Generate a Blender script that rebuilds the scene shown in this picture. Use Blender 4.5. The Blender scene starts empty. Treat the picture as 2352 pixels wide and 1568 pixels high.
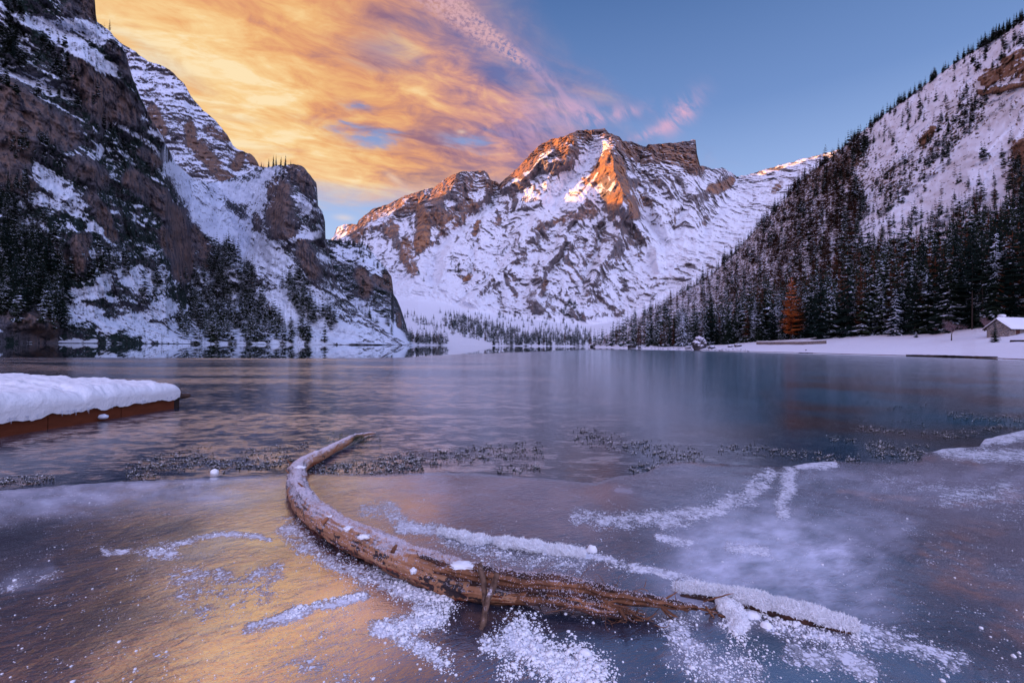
import bpy, bmesh, math, random
import numpy as np
from mathutils import Matrix, Vector, noise as mnoise

SC = bpy.context.scene
COL = SC.collection
R = math.radians
rng = np.random.default_rng(11)
random.seed(5)

# ------------------------------------------------------------------ camera
FPX = 1045.3                      # focal length in units of a 2352 px wide picture
PITCH, ROLL = R(0.47), R(0.49)
F0 = np.array([0, math.cos(PITCH), math.sin(PITCH)])
U0 = np.array([0, -math.sin(PITCH), math.cos(PITCH)])
R0 = np.array([1.0, 0, 0])
RV = math.cos(ROLL) * R0 + math.sin(ROLL) * U0
UV = -math.sin(ROLL) * R0 + math.cos(ROLL) * U0
EYE = np.array([0, 0, 1.5])
cam_d = bpy.data.cameras.new('camera'); cam_d.lens = 16.0; cam_d.sensor_width = 36.0
cam_d.clip_start = 0.05; cam_d.clip_end = 20000
cam = bpy.data.objects.new('camera', cam_d); COL.objects.link(cam)
m = Matrix.Identity(4)
for i in range(3):
    m[i][0], m[i][1], m[i][2], m[i][3] = RV[i], UV[i], -F0[i], EYE[i]
cam.matrix_world = m
SC.camera = cam

def ray(px, py):
    px = np.asarray(px, float); py = np.asarray(py, float)
    px, py = np.broadcast_arrays(px, py)
    return F0 + ((px - 1176) / FPX)[..., None] * RV + ((784 - py) / FPX)[..., None] * UV

def at_depth(px, py, d):
    return EYE + ray(px, py) * np.asarray(d, float)[..., None]

def on_plane(px, py, z=0.0):
    r = ray(px, py)
    t = (z - EYE[2]) / r[..., 2]
    return EYE + r * t[..., None]

def to_px(p):
    p = np.asarray(p, float) - EYE
    d = p @ F0
    return 1176 + FPX * (p @ RV) / d, 784 - FPX * (p @ UV) / d, d

# ------------------------------------------------------------------ render and colour
SC.render.engine = 'CYCLES'
SC.cycles.use_denoising = True
try:
    SC.cycles.denoiser = 'OPENIMAGEDENOISE'
    SC.cycles.denoising_input_passes = 'RGB_ALBEDO_NORMAL'
except Exception:
    pass
SC.cycles.max_bounces = 5; SC.cycles.diffuse_bounces = 3; SC.cycles.glossy_bounces = 3
SC.cycles.transparent_max_bounces = 4
SC.cycles.caustics_reflective = False; SC.cycles.caustics_refractive = False
SC.view_settings.view_transform = 'Standard'; SC.view_settings.look = 'None'
SC.view_settings.gamma = 1.0; SC.view_settings.exposure = 1.15
SC.view_settings.use_curve_mapping = False

def lin(r, g, b):
    f = lambda c: (c / 12.92 if c <= 0.04045 else ((c + 0.055) / 1.055) ** 2.4)
    return (f(r / 255), f(g / 255), f(b / 255), 1.0)

# ------------------------------------------------------------------ node helpers
class NT:
    def __init__(s, tree):
        s.t = tree; s.n = tree.nodes; s.l = tree.links
    def node(s, kind, **kw):
        nd = s.n.new(kind)
        for k, v in kw.items():
            setattr(nd, k, v)
        return nd
    def put(s, sock, v):
        if v is None: return
        if isinstance(v, bpy.types.NodeSocket): s.l.new(v, sock)
        elif isinstance(v, (int, float)):
            if sock.type in ('RGBA',): sock.default_value = (v, v, v, 1)
            elif sock.type == 'VECTOR': sock.default_value = (v, v, v)
            else: sock.default_value = v
        else:
            v = tuple(v)
            if sock.type == 'RGBA' and len(v) == 3: v = v + (1,)
            if sock.type == 'VECTOR': v = v[:3]
            sock.default_value = v
    def m(s, op, a, b=None, c=None, clamp=False):
        nd = s.node('ShaderNodeMath', operation=op, use_clamp=clamp)
        s.put(nd.inputs[0], a); s.put(nd.inputs[1], b); s.put(nd.inputs[2], c)
        return nd.outputs[0]
    def add(s, *a):
        r = a[0]
        for b in a[1:]: r = s.m('ADD', r, b)
        return r
    def mul(s, *a):
        r = a[0]
        for b in a[1:]: r = s.m('MULTIPLY', r, b)
        return r
    def sub(s, a, b): return s.m('SUBTRACT', a, b)
    def vm(s, op, a, b=None, sc=None):
        nd = s.node('ShaderNodeVectorMath', operation=op)
        s.put(nd.inputs[0], a); s.put(nd.inputs[1], b)
        if sc is not None: s.put(nd.inputs['Scale'], sc)
        return nd.outputs['Value'] if op in ('LENGTH', 'DOT_PRODUCT', 'DISTANCE') else nd.outputs[0]
    def sep(s, v):
        nd = s.node('ShaderNodeSeparateXYZ'); s.put(nd.inputs[0], v); return nd.outputs
    def comb(s, x, y, z):
        nd = s.node('ShaderNodeCombineXYZ')
        s.put(nd.inputs[0], x); s.put(nd.inputs[1], y); s.put(nd.inputs[2], z); return nd.outputs[0]
    def noise(s, vec, scale=1.0, detail=4.0, rough=0.55, dist=0.0, lac=2.0, col=False, typ='FBM'):
        nd = s.node('ShaderNodeTexNoise'); nd.noise_dimensions = '3D'; nd.noise_type = typ
        s.put(nd.inputs['Vector'], vec); s.put(nd.inputs['Scale'], scale); s.put(nd.inputs['Detail'], detail)
        s.put(nd.inputs['Roughness'], rough); s.put(nd.inputs['Distortion'], dist); s.put(nd.inputs['Lacunarity'], lac)
        return nd.outputs['Color'] if col else nd.outputs['Fac']
    def voro(s, vec, scale=1.0, feat='F1', out='Distance', rand=1.0):
        nd = s.node('ShaderNodeTexVoronoi'); nd.feature = feat
        s.put(nd.inputs['Vector'], vec); s.put(nd.inputs['Scale'], scale); s.put(nd.inputs['Randomness'], rand)
        return nd.outputs[out]
    def ss(s, v, lo, hi, a=0.0, b=1.0):
        nd = s.node('ShaderNodeMapRange'); nd.interpolation_type = 'SMOOTHSTEP'
        s.put(nd.inputs[0], v); s.put(nd.inputs[1], lo); s.put(nd.inputs[2], hi); s.put(nd.inputs[3], a); s.put(nd.inputs[4], b)
        return nd.outputs[0]
    def lm(s, v, lo, hi, a=0.0, b=1.0):
        nd = s.node('ShaderNodeMapRange'); nd.interpolation_type = 'LINEAR'; nd.clamp = True
        s.put(nd.inputs[0], v); s.put(nd.inputs[1], lo); s.put(nd.inputs[2], hi); s.put(nd.inputs[3], a); s.put(nd.inputs[4], b)
        return nd.outputs[0]
    def mix(s, f, a, b, mode='MIX'):
        nd = s.node('ShaderNodeMix'); nd.data_type = 'RGBA'; nd.blend_type = mode
        s.put(nd.inputs[0], f); s.put(nd.inputs[6], a); s.put(nd.inputs[7], b)
        return nd.outputs[2]
    def ramp(s, f, stops, interp='LINEAR'):
        nd = s.node('ShaderNodeValToRGB'); cr = nd.color_ramp; cr.interpolation = interp
        while len(cr.elements) < len(stops): cr.elements.new(0.5)
        for e, (p, c) in zip(cr.elements, stops):
            e.position = p; e.color = c if len(c) == 4 else tuple(c) + (1,)
        s.put(nd.inputs[0], f)
        return nd.outputs[0]
    def attr(s, name, out='Fac'):
        nd = s.node('ShaderNodeAttribute'); nd.attribute_name = name; return nd.outputs[out]
    def pos(s): return s.node('ShaderNodeNewGeometry').outputs['Position']
    def geo(s): return s.node('ShaderNodeNewGeometry').outputs
    def vscale(s, v, x, y, z):
        return s.vm('MULTIPLY', v, (x, y, z))
    def bump(s, h, strength=0.5, dist=0.1, normal=None):
        nd = s.node('ShaderNodeBump'); s.put(nd.inputs['Height'], h)
        nd.inputs['Strength'].default_value = strength if isinstance(strength, (int, float)) else 1
        if not isinstance(strength, (int, float)): s.put(nd.inputs['Strength'], strength)
        s.put(nd.inputs['Distance'], dist)
        if normal is not None: s.put(nd.inputs['Normal'], normal)
        return nd.outputs[0]

def new_mat(name):
    mt = bpy.data.materials.new(name); mt.use_nodes = True
    nt = NT(mt.node_tree)
    b = [n for n in nt.n if n.type == 'BSDF_PRINCIPLED'][0]
    return mt, nt, b

def principled(nt, b, col, rough=0.8, spec=0.3, normal=None, **kw):
    nt.put(b.inputs['Base Color'], col); nt.put(b.inputs['Roughness'], rough)
    nt.put(b.inputs['Specular IOR Level'], spec)
    if normal is not None: nt.put(b.inputs['Normal'], normal)
    for k, v in kw.items(): nt.put(b.inputs[k], v)

# ------------------------------------------------------------------ sky and sun
SUN_AZ, SUN_EL = R(-92.0), R(5.5)          # azimuth from +Y towards +X
SUN_DIR = Vector((math.sin(SUN_AZ) * math.cos(SUN_EL), math.cos(SUN_AZ) * math.cos(SUN_EL), math.sin(SUN_EL)))
W = bpy.data.worlds.new('World'); SC.world = W; W.use_nodes = True
def build_world():
    nt = NT(W.node_tree); nt.n.clear()
    out = nt.node('ShaderNodeOutputWorld'); bg = nt.node('ShaderNodeBackground')
    nt.l.new(bg.outputs[0], out.inputs[0])
    d = nt.node('ShaderNodeTexCoord').outputs['Generated']
    x, y, z = nt.sep(d)
    DEG = 180 / math.pi
    el = nt.mul(nt.m('ARCSINE', z), DEG)
    az = nt.mul(nt.m('ARCTAN2', x, y), DEG)
    def ae(px, py):
        r = ray(px, py); r = r / np.linalg.norm(r)
        return math.degrees(math.atan2(r[0], r[1])), math.degrees(math.asin(r[2]))
    # clear sky: blue overhead, pale towards the horizon, rosy lavender opposite the sunset
    elp = nt.m('DIVIDE', nt.m('MAXIMUM', el, 0.0), 90.0)
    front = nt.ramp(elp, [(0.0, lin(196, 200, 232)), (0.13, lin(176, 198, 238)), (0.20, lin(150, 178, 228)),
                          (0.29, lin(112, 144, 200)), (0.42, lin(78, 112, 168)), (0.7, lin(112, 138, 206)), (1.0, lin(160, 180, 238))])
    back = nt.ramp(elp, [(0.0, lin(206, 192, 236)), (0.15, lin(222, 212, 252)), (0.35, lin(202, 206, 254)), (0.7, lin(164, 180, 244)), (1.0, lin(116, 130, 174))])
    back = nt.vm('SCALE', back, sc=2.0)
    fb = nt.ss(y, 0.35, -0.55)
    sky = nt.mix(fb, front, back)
    nish = nt.node('ShaderNodeTexSky', sky_type='NISHITA'); nish.sun_disc = False
    nish.sun_elevation = SUN_EL; nish.sun_rotation = SUN_AZ; nish.altitude = 1500
    sky = nt.mix(1.0, sky, nt.vm('SCALE', nish.outputs[0], sc=0.012), 'ADD')
    # clouds
    den = nt.add(nt.m('MAXIMUM', z, 0.0), 0.22)
    q = nt.comb(nt.m('DIVIDE', x, den), nt.m('DIVIDE', y, den), 0.0)
    rot = nt.node('ShaderNodeVectorRotate', rotation_type='Z_AXIS'); nt.put(rot.inputs['Vector'], q); rot.inputs['Angle'].default_value = R(-24)
    qr = rot.outputs[0]
    qs = nt.vscale(qr, 0.75, 1.45, 1)
    nA = nt.noise(qs, 1.15, 7, 0.58, 0.9)
    nB = nt.noise(nt.vm('ADD', qs, (3.7, 1.2, 5.0)), 2.3, 8, 0.62, 1.3)
    nC = nt.noise(nt.vm('ADD', nt.vscale(qr, 0.8, 2.2, 1), (9.7, 4.2, 1.0)), 3.6, 6, 0.6, 0.8)
    nD = nt.noise(nt.vm('ADD', nt.vscale(qr, 1.0, 1.7, 1), (1.7, 8.2, 3.0)), 8.0, 6, 0.62, 0.7)
    def blob(px, py, sx, sy, rotdeg=0.0):
        a0, e0 = ae(px, py)
        da = nt.mul(nt.sub(az, a0), math.cos(R(e0))); de = nt.sub(el, e0)
        c, s_ = math.cos(R(rotdeg)), math.sin(R(rotdeg))
        u = nt.add(nt.mul(da, c), nt.mul(de, s_)); v = nt.sub(nt.mul(de, c), nt.mul(da, s_))
        u = nt.m('DIVIDE', u, sx); v = nt.m('DIVIDE', v, sy)
        r2 = nt.add(nt.mul(u, u), nt.mul(v, v))
        return nt.m('EXPONENT', nt.mul(r2, -1.0))
    wob = nt.mul(nt.sub(nB, 0.5), 22.0)
    # right-hand edge of the cloud sheet leans to the right with falling elevation
    edge = nt.add(az, nt.mul(nt.sub(el, 30.0), 1.25), wob)
    right = nt.ss(edge, 13.0, -8.0)
    low = nt.ss(nt.add(el, nt.mul(wob, 0.30), nt.mul(az, -0.03)), 15.5, 20.5)
    cover = nt.mul(right, low, nt.ss(y, -0.75, 0.05))
    hn = nt.ss(nt.noise(qs, 5.0, 4, .6, 1.0), .30, .62)
    az0, el0 = az, el
    az = nt.add(az0, nt.mul(nt.sub(nD, 0.5), 9.0)); el = nt.add(el0, nt.mul(nt.sub(nC, 0.5), 5.0))
    holes = nt.add(nt.mul(blob(850, 312, 3.2, 0.8, 10), 0.62), nt.mul(blob(1065, 322, 3.6, 0.7, 4), 0.62),
                   nt.mul(blob(820, 250, 1.6, 0.7, 0), 0.5), nt.mul(blob(380, 150, 3.5, 1.0, -30), 0.22),
                   nt.mul(blob(905, 90, 5.0, 3.0, 20), 0.30))
    az, el = az0, el0
    holes = nt.mul(holes, nt.add(0.35, nt.mul(hn, 0.95)))
    thick = nt.ss(nt.sub(nt.add(nt.mul(nA, 1.1), nt.mul(nB, 0.45)), nt.mul(holes, 0.5)), 0.34, 0.70)
    alpha = nt.mul(cover, nt.add(nt.mul(thick, 0.85), 0.15), nt.m('SUBTRACT', 1.0, nt.mul(nt.m('MINIMUM', holes, 1.0), 0.62)))
    # sunset light on the cloud sheet: cream where it is thin and near the glow, orange then mauve away from it
    glow = nt.add(nt.mul(blob(640, 20, 9, 7, 0), 0.45), nt.mul(blob(420, 170, 9, 7, -20), 0.85), nt.mul(blob(620, 290, 10, 5.0, -25), 0.75), nt.mul(blob(740, 400, 9, 5, -20), 0.75), nt.mul(blob(960, 200, 5.0, 3.0, 15), 0.55), nt.mul(blob(1150, 265, 3.5, 1.5, 15), 0.35),
                  nt.mul(blob(0, 200, 22, 12), 0.45), nt.mul(blob(1080, 235, 2, 0.9, 20), 0.0))
    heat = nt.add(nt.mul(glow, 0.40), nt.mul(nt.sub(nC, 0.5), 1.35), nt.mul(nt.sub(nA, 0.5), 0.9), nt.mul(nt.sub(nD, 0.5), 1.25), 0.22)
    away = nt.ss(nt.add(az, nt.mul(nt.sub(el, 22), 0.5)), -16.0, 5.0)
    warm = nt.ramp(heat, [(0.0, lin(160, 112, 122)), (0.22, lin(200, 140, 122)), (0.40, lin(228, 160, 116)), (0.60, lin(241, 184, 124)), (0.84, lin(250, 210, 150)), (1.0, lin(254, 228, 182))])
    mauve = nt.ramp(heat, [(0.0, lin(112, 106, 158)), (0.22, lin(158, 126, 156)), (0.42, lin(206, 152, 152)), (0.62, lin(236, 182, 150)), (1.0, lin(250, 216, 172))])
    ccol = nt.mix(away, warm, mauve)
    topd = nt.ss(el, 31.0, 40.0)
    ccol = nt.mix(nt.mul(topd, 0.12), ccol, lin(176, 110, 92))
    hi = nt.ss(el, 45.0, 80.0)
    alpha = nt.mul(alpha, nt.m('SUBTRACT', 1.0, nt.mul(hi, 0.8)))
    lowpale = nt.ss(el, 23.0, 14.0)
    ccol = nt.mix(nt.mul(lowpale, 0.45), ccol, lin(250, 222, 186))
    sky = nt.mix(alpha, sky, ccol)
    # dappled streak of high cloud
    a1, e1 = ae(1000, -20); a2, e2 = ae(1215, 150)
    L = math.hypot(a2 - a1, e2 - e1); ux, uy = (a2 - a1) / L, (e2 - e1) / L
    ra = nt.sub(az, a1); re = nt.sub(el, e1)
    tt = nt.add(nt.mul(ra, ux), nt.mul(re, uy)); vv = nt.add(nt.mul(ra, -uy), nt.mul(re, ux), nt.mul(nt.sub(nA, 0.5), 1.0))
    tn = nt.m('DIVIDE', tt, L)
    wdt = nt.lm(tn, -1.0, 1.0, 3.6, 0.55)
    prof = nt.ss(nt.m('DIVIDE', nt.m('ABSOLUTE', vv), wdt), 1.25, 0.35)
    along = nt.mul(nt.ss(tn, 1.12, 0.85), nt.ss(tn, -2.5, -1.2))
    dap = nt.noise(nt.comb(nt.mul(az, 1.0), nt.mul(el, 1.6), 2.0), 1.9, 3, 0.6, 0.4)
    str_a = nt.mul(prof, along, nt.ss(dap, 0.34, 0.62), 0.8)
    sky = nt.mix(str_a, sky, lin(222, 176, 184))
    # tail of the streak, and small wisps over the right-hand shoulder of the peak
    wn = nt.noise(nt.comb(nt.mul(nt.add(az, el), 0.5), nt.mul(nt.sub(el, az), 0.16), 1.0), 1.1, 6, 0.62, 0.6)
    wisp = nt.add(nt.mul(blob(1565, 262, 2.2, 1.1, 42), 0.95), nt.mul(blob(1480, 312, 1.6, 0.45, 8), 0.8), nt.mul(blob(1520, 290, 2.4, 0.7, 25), 0.5), nt.mul(blob(1400, 268, 4.0, 0.6, 6), 0.65),
                  nt.mul(blob(1300, 250, 5.0, 1.1, -6), 0.5), nt.mul(blob(1245, 175, 4.5, 0.8, -42), 0.5), nt.mul(blob(1230, 300, 6, 2.2, 5), 0.45))
    wa = nt.mul(wisp, nt.ss(wn, 0.34, 0.66), 0.85)
    sky = nt.mix(wa, sky, lin(226, 178, 206))
    wa2 = nt.mul(nt.add(blob(905, 410, 1.0, 0.35, -30), blob(1060, 303, 0.5, .2, 0), blob(790, 500, 1.0, .35, 0)), 0.45)
    sky = nt.mix(wa2, sky, lin(250, 222, 200))
    # below the horizon the world carries on as dim snow haze
    sky = nt.mix(nt.ss(z, -0.01, -0.10), sky, lin(120, 118, 150))
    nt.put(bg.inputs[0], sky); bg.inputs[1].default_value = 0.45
build_world()
W.cycles.sampling_method = 'MANUAL'; W.cycles.sample_map_resolution = 512
sun_d = bpy.data.lights.new('sun', 'SUN'); sun_d.energy = 5.0; sun_d.angle = R(0.6); sun_d.color = (1.0, 0.40, 0.07)
sun = bpy.data.objects.new('sun', sun_d); COL.objects.link(sun)
sun.rotation_euler = (-SUN_DIR).to_track_quat('-Z', 'Y').to_euler()
# ------------------------------------------------------------------ scene helpers
def tag(o, label=None, cat=None, group=None, kind=None):
    if label: o['label'] = label
    if cat: o['category'] = cat
    if group: o['group'] = group
    if kind: o['kind'] = kind
    return o

def obj(name, me, mat=None, parent=None):
    o = bpy.data.objects.new(name, me); COL.objects.link(o)
    if mat is not None:
        for mm in (mat if isinstance(mat, (list, tuple)) else [mat]): me.materials.append(mm)
    if parent is not None: o.parent = parent
    return o

def empty(name, loc=(0, 0, 0), rz=0.0):
    o = bpy.data.objects.new(name, None); COL.objects.link(o)
    o.location = loc; o.rotation_euler = (0, 0, rz); o.empty_display_size = 0.1
    return o

def mesh(name, V, F, attrs=None, smooth=True, mat_idx=None):
    """fast mesh from arrays; F is (n,3) or (n,4) or a list of such arrays"""
    V = np.ascontiguousarray(V, np.float32).reshape(-1, 3)
    Fs = [np.asarray(f, np.int32) for f in (F if isinstance(F, list) else [F])]
    Fs = [f for f in Fs if len(f)]
    me = bpy.data.meshes.new(name)
    me.vertices.add(len(V)); me.vertices.foreach_set('co', V.ravel())
    nl = sum(f.size for f in Fs); npol = sum(len(f) for f in Fs)
    me.loops.add(nl); me.polygons.add(npol)
    me.loops.foreach_set('vertex_index', np.concatenate([f.ravel() for f in Fs]))
    tot = np.concatenate([np.full(len(f), f.shape[1], np.int32) for f in Fs])
    me.polygons.foreach_set('loop_start', np.concatenate([[0], np.cumsum(tot)[:-1]]).astype(np.int32))
    if mat_idx is not None: me.polygons.foreach_set('material_index', np.asarray(mat_idx, np.int32))
    me.update(calc_edges=True); me.validate()
    me.polygons.foreach_set('use_smooth', np.full(len(me.polygons), smooth))
    for k, v in (attrs or {}).items():
        a = me.attributes.new(k, 'FLOAT', 'POINT'); a.data.foreach_set('value', np.ascontiguousarray(v, np.float32).ravel())
    me.update()
    return me

def grid_faces(r, c, wrap=False):
    i = np.arange(r - 1)[:, None]; j = np.arange(c if wrap else c - 1)[None, :]
    j2 = (j + 1) % c
    return np.stack(np.broadcast_arrays(i * c + j, i * c + j2, (i + 1) * c + j2, (i + 1) * c + j), -1).reshape(-1, 4)

# ------------------------------------------------------------------ noise in numpy
_prng = np.random.default_rng(3)
_perm = _prng.permutation(256); _perm = np.concatenate([_perm, _perm, _perm]).astype(np.int64)
_g = _prng.normal(size=(256, 3)); _g /= np.linalg.norm(_g, axis=1)[:, None]
def perlin(p):
    p = np.asarray(p, float); sh = p.shape[:-1]; p = p.reshape(-1, 3)
    i = np.floor(p).astype(np.int64); f = p - i; i &= 255
    u = f * f * f * (f * (f * 6 - 15) + 10)
    r = 0
    for dx in (0, 1):
        wx = u[:, 0] if dx else 1 - u[:, 0]
        for dy in (0, 1):
            wy = u[:, 1] if dy else 1 - u[:, 1]
            for dz in (0, 1):
                wz = u[:, 2] if dz else 1 - u[:, 2]
                h = _perm[_perm[_perm[(i[:, 0] + dx) & 255] + ((i[:, 1] + dy) & 255)] + ((i[:, 2] + dz) & 255)]
                g = _g[h]
                r = r + wx * wy * wz * (g[:, 0] * (f[:, 0] - dx) + g[:, 1] * (f[:, 1] - dy) + g[:, 2] * (f[:, 2] - dz))
    return (r * 1.5).reshape(sh)
def fbm(p, octv=5, gain=0.5, lac=2.03, ridged=False, billow=False):
    p = np.asarray(p, float); a = 1.0; s = 0; n = 0
    for k in range(octv):
        v = perlin(p + 17.3 * k)
        if ridged: v = 1 - 2 * np.abs(v)
        if billow: v = 2 * np.abs(v) - 0.6
        s = s + a * v; n += a; a *= gain; p = p * lac
    return s / n

def sstep(x, a, b):
    t = np.clip((x - a) / (b - a), 0, 1); return t * t * (3 - 2 * t)

def seg_dist(X, Y, pl):
    """distance and signed side to a polyline"""
    best = np.full(X.shape, 1e9); side = np.zeros(X.shape); tt = np.zeros(X.shape); n = len(pl) - 1
    for k in range(n):
        (x0, y0), (x1, y1) = pl[k], pl[k + 1]
        dx, dy = x1 - x0, y1 - y0; L2 = dx * dx + dy * dy + 1e-9
        t = np.clip(((X - x0) * dx + (Y - y0) * dy) / L2, 0, 1)
        d = np.hypot(X - x0 - t * dx, Y - y0 - t * dy)
        mk = d < best
        best = np.where(mk, d, best); tt = np.where(mk, (k + t) / n, tt)
        side = np.where(mk, np.sign((X - x0) * dy - (Y - y0) * dx), side)
    return best, side, tt

def in_poly(X, Y, poly):
    X = np.asarray(X); Y = np.asarray(Y); ins = np.zeros(X.shape, bool); n = len(poly)
    for k in range(n):
        (x0, y0), (x1, y1) = poly[k], poly[(k + 1) % n]
        c = ((y0 > Y) != (y1 > Y)) & (X < (x1 - x0) * (Y - y0) / (y1 - y0 + 1e-12) + x0)
        ins ^= c
    return ins

def strokes(X, Y, lst, soft=0.5):
    """max over strokes of value*falloff; each (polyline, width, value)"""
    out = np.zeros(X.shape)
    for pl, w, v in lst:
        if len(pl) == 1: d = np.hypot(X - pl[0][0], Y - pl[0][1])
        else: d = seg_dist(X, Y, pl)[0]
        f = v * (1 - sstep(d / w, 1 - soft, 1 + soft))
        out = np.where(np.abs(f) > np.abs(out), f, out)
    return out

def conv(lst, ox, oy, k):
    return [([(ox + k * x, oy + k * y) for x, y in pl], w * k, v) for pl, w, v in lst]

# ------------------------------------------------------------------ rock and snow material
def terrain_mat(name, s_small, s_mid, tan, grey, dark, snow=(0.80, 0.82, 0.88), veg=(0.012, 0.020, 0.018), crisp=0.10, amp=0.5, strata=0.0, bump=0.6, brk=0.0):
    mt, nt, b = new_mat(name)
    p = nt.pos()
    n1 = nt.noise(p, s_small, 5, 0.62); n3 = nt.noise(nt.vm('ADD', p, (31, 7, 3)), s_mid * 2.6, 4, 0.65)
    n2 = nt.noise(p, s_mid, 5, 0.6)
    st = nt.noise(nt.vscale(p, 1.0, 1.0, 0.16), s_mid * 2.2, 5, 0.6, 0.4)
    hue = nt.attr('hue'); sn = nt.attr('snow'); vg = nt.attr('veg')
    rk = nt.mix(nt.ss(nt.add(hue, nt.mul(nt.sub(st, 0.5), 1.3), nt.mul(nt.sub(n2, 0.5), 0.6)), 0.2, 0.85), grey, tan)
    rk = nt.mix(nt.ss(nt.add(st, nt.mul(nt.sub(n1, .5), .5)), 0.52, 0.30), rk, dark)
    if strata:
        zz = nt.sep(p)[2]
        w = nt.noise(nt.comb(nt.mul(n2, 1.2), 0.0, nt.mul(zz, strata)), 1.0, 4, 0.6)
        rk = nt.mix(nt.mul(nt.ss(w, 0.55, 0.40), 0.6), rk, dark)
    vcol = nt.mix(n1, veg, tuple(2.2 * c for c in veg))
    base = nt.mix(nt.ss(nt.add(vg, nt.mul(nt.sub(n1, 0.5), 1.0), nt.mul(nt.sub(n2, 0.5), 0.8), nt.mul(nt.sub(n3, 0.5), brk)), 0.46, 0.56), rk, vcol)
    sfac = nt.ss(nt.add(sn, nt.mul(nt.sub(n1, 0.5), amp), nt.mul(nt.sub(n2, 0.5), amp * 0.5), nt.mul(nt.sub(n3, 0.5), amp * brk)), 0.5 - crisp, 0.5 + crisp)
    scol = nt.mix(nt.noise(p, s_mid * 0.6, 3), snow, tuple(c * 0.95 for c in snow))
    col = nt.mix(sfac, base, scol)
    h = nt.add(nt.mul(n1, 0.7), nt.mul(st, 0.5), nt.mul(sfac, 0.25))
    principled(nt, b, col, 0.92, 0.12, nt.bump(h, bump, 2.2 / s_small * 0.6))
    return mt

def grid_normals(P):
    du = np.gradient(P, axis=1); dv = np.gradient(P, axis=0)
    n = np.cross(du, dv); n /= np.linalg.norm(n, axis=-1, keepdims=True) + 1e-9
    n[n[..., 1] > 0] *= 1
    flip = np.sum(n * (EYE - P), -1) < 0
    n[flip] *= -1
    return n

def interp(x, tab):
    return np.interp(x, [a for a, b in tab], [b for a, b in tab])

def smooth_crest(X, tab, sg):
    xx = np.linspace(tab[0][0] - 300, tab[-1][0] + 300, 2400); yy = interp(xx, tab); k = np.arange(-int(3 * sg / (xx[1] - xx[0])), int(3 * sg / (xx[1] - xx[0])) + 1) * (xx[1] - xx[0])
    w = np.exp(-.5 * (k / sg) ** 2); w /= w.sum(); yp = np.pad(yy, len(k) // 2, mode='edge')
    return np.interp(X, xx, np.convolve(yp, w, 'valid'))

class Sheet:
    """a mountain face: columns run along the range, rows climb from its foot to its crest, then fall away behind"""
    def __init__(s, name, xs, rows, base, crest, depth, crest_rough=0.0, back=8, sg=0, crest_f=0.02):
        s.xs = np.asarray(xs, float); t = np.linspace(0, 1, rows)
        yb = interp(s.xs, base); yc = interp(s.xs, crest)
        if crest_rough:
            yc = yc + crest_rough * fbm(np.stack([s.xs * crest_f, 0 * s.xs, 0 * s.xs + 4.4], -1), 5, 0.6)
        yc = np.minimum(yc, yb - 0.8); s.yb, s.yc = yb, yc
        if sg:
            # even rows up to a smoothed line, only the last rows follow every notch of the crest
            ym = np.maximum(smooth_crest(s.xs, crest, sg) + 0.10 * (yb - yc), yc + 0.06 * (yb - yc)); ym = np.minimum(ym, yb - 0.3 * (yb - yc))
            tm = 0.84
            s.Y = np.where(t[:, None] < tm, yb + (ym - yb) * (t / tm)[:, None], ym + (yc - ym) * ((t - tm) / (1 - tm))[:, None])
        else: s.Y = yb + (yc - yb) * t[:, None]
        s.X = np.broadcast_to(s.xs, s.Y.shape).copy(); s.T = (yb - s.Y) / np.maximum(yb - yc, 1e-6)
        s.D = depth(s.X, s.Y, s.T)
        s.P = at_depth(s.X, s.Y, s.D)
    def push(s, dd):
        """relief along the line of sight, in metres"""
        s.D = s.D + dd; s.P = at_depth(s.X, s.Y, s.D)
    def finish(s, name, mat, attrs, back=6, drop=0.5):
        P = s.P; A = {k: v for k, v in attrs.items()}
        crest = P[-1]; nrow = []
        hgt = np.maximum(crest[:, 2], 1.0)
        out = crest[:, :2] / np.linalg.norm(crest[:, :2], axis=1, keepdims=True)
        for k in range(1, back + 1):
            f = k / back
            q = crest.copy(); q[:, :2] += out * (hgt * 0.9 * f)[:, None]; q[:, 2] = crest[:, 2] * (1 - f) ** 1.0 - 3 * f
            q += (fbm(q / 40.0, 3)[:, None] * np.minimum(hgt, 60)[:, None] * 0.12)
            nrow.append(q)
        P2 = np.concatenate([P, np.stack(nrow)], 0)
        A2 = {k: np.concatenate([v, np.repeat(v[-1:], back, 0)], 0) for k, v in A.items()}
        r, c = P2.shape[:2]
        me = mesh(name, P2.reshape(-1, 3), grid_faces(r, c)[:, ::-1], {k: v.ravel() for k, v in A2.items()})
        s.obj = obj(name, me, mat)
        return s.obj
    def at(s, px, py):
        """a point of the face seen at px,py (arrays)"""
        px = np.asarray(px, float); py = np.asarray(py, float)
        fx = np.interp(px, s.xs, np.arange(len(s.xs))); i = np.clip(np.round(fx).astype(int), 0, len(s.xs) - 1); n = s.Y.shape[0]
        out = np.empty(px.shape + (3,)); rows = np.arange(n)
        for k in range(len(px)):
            f = np.interp(-py[k], -s.Y[:, i[k]], rows); j = min(int(f), n - 2); v = f - j
            i0 = min(int(fx[k]), len(s.xs) - 2); u = fx[k] - i0
            a_ = s.P[j, i0] * (1 - u) + s.P[j, i0 + 1] * u; b_ = s.P[j + 1, i0] * (1 - u) + s.P[j + 1, i0 + 1] * u
            out[k] = a_ * (1 - v) + b_ * v
        return out
    def crest_y(s, px): return np.interp(px, s.xs, s.yc)
    def base_y(s, px): return np.interp(px, s.xs, s.yb)

SHORE_L = [(-600, 783), (0, 787.4), (300, 788.8), (600, 790.6), (945, 793.2), (1200, 795.0), (1360, 797.0)]
HZ = lambda x: 793.3 + (x - 1250) * 0.0086
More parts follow.
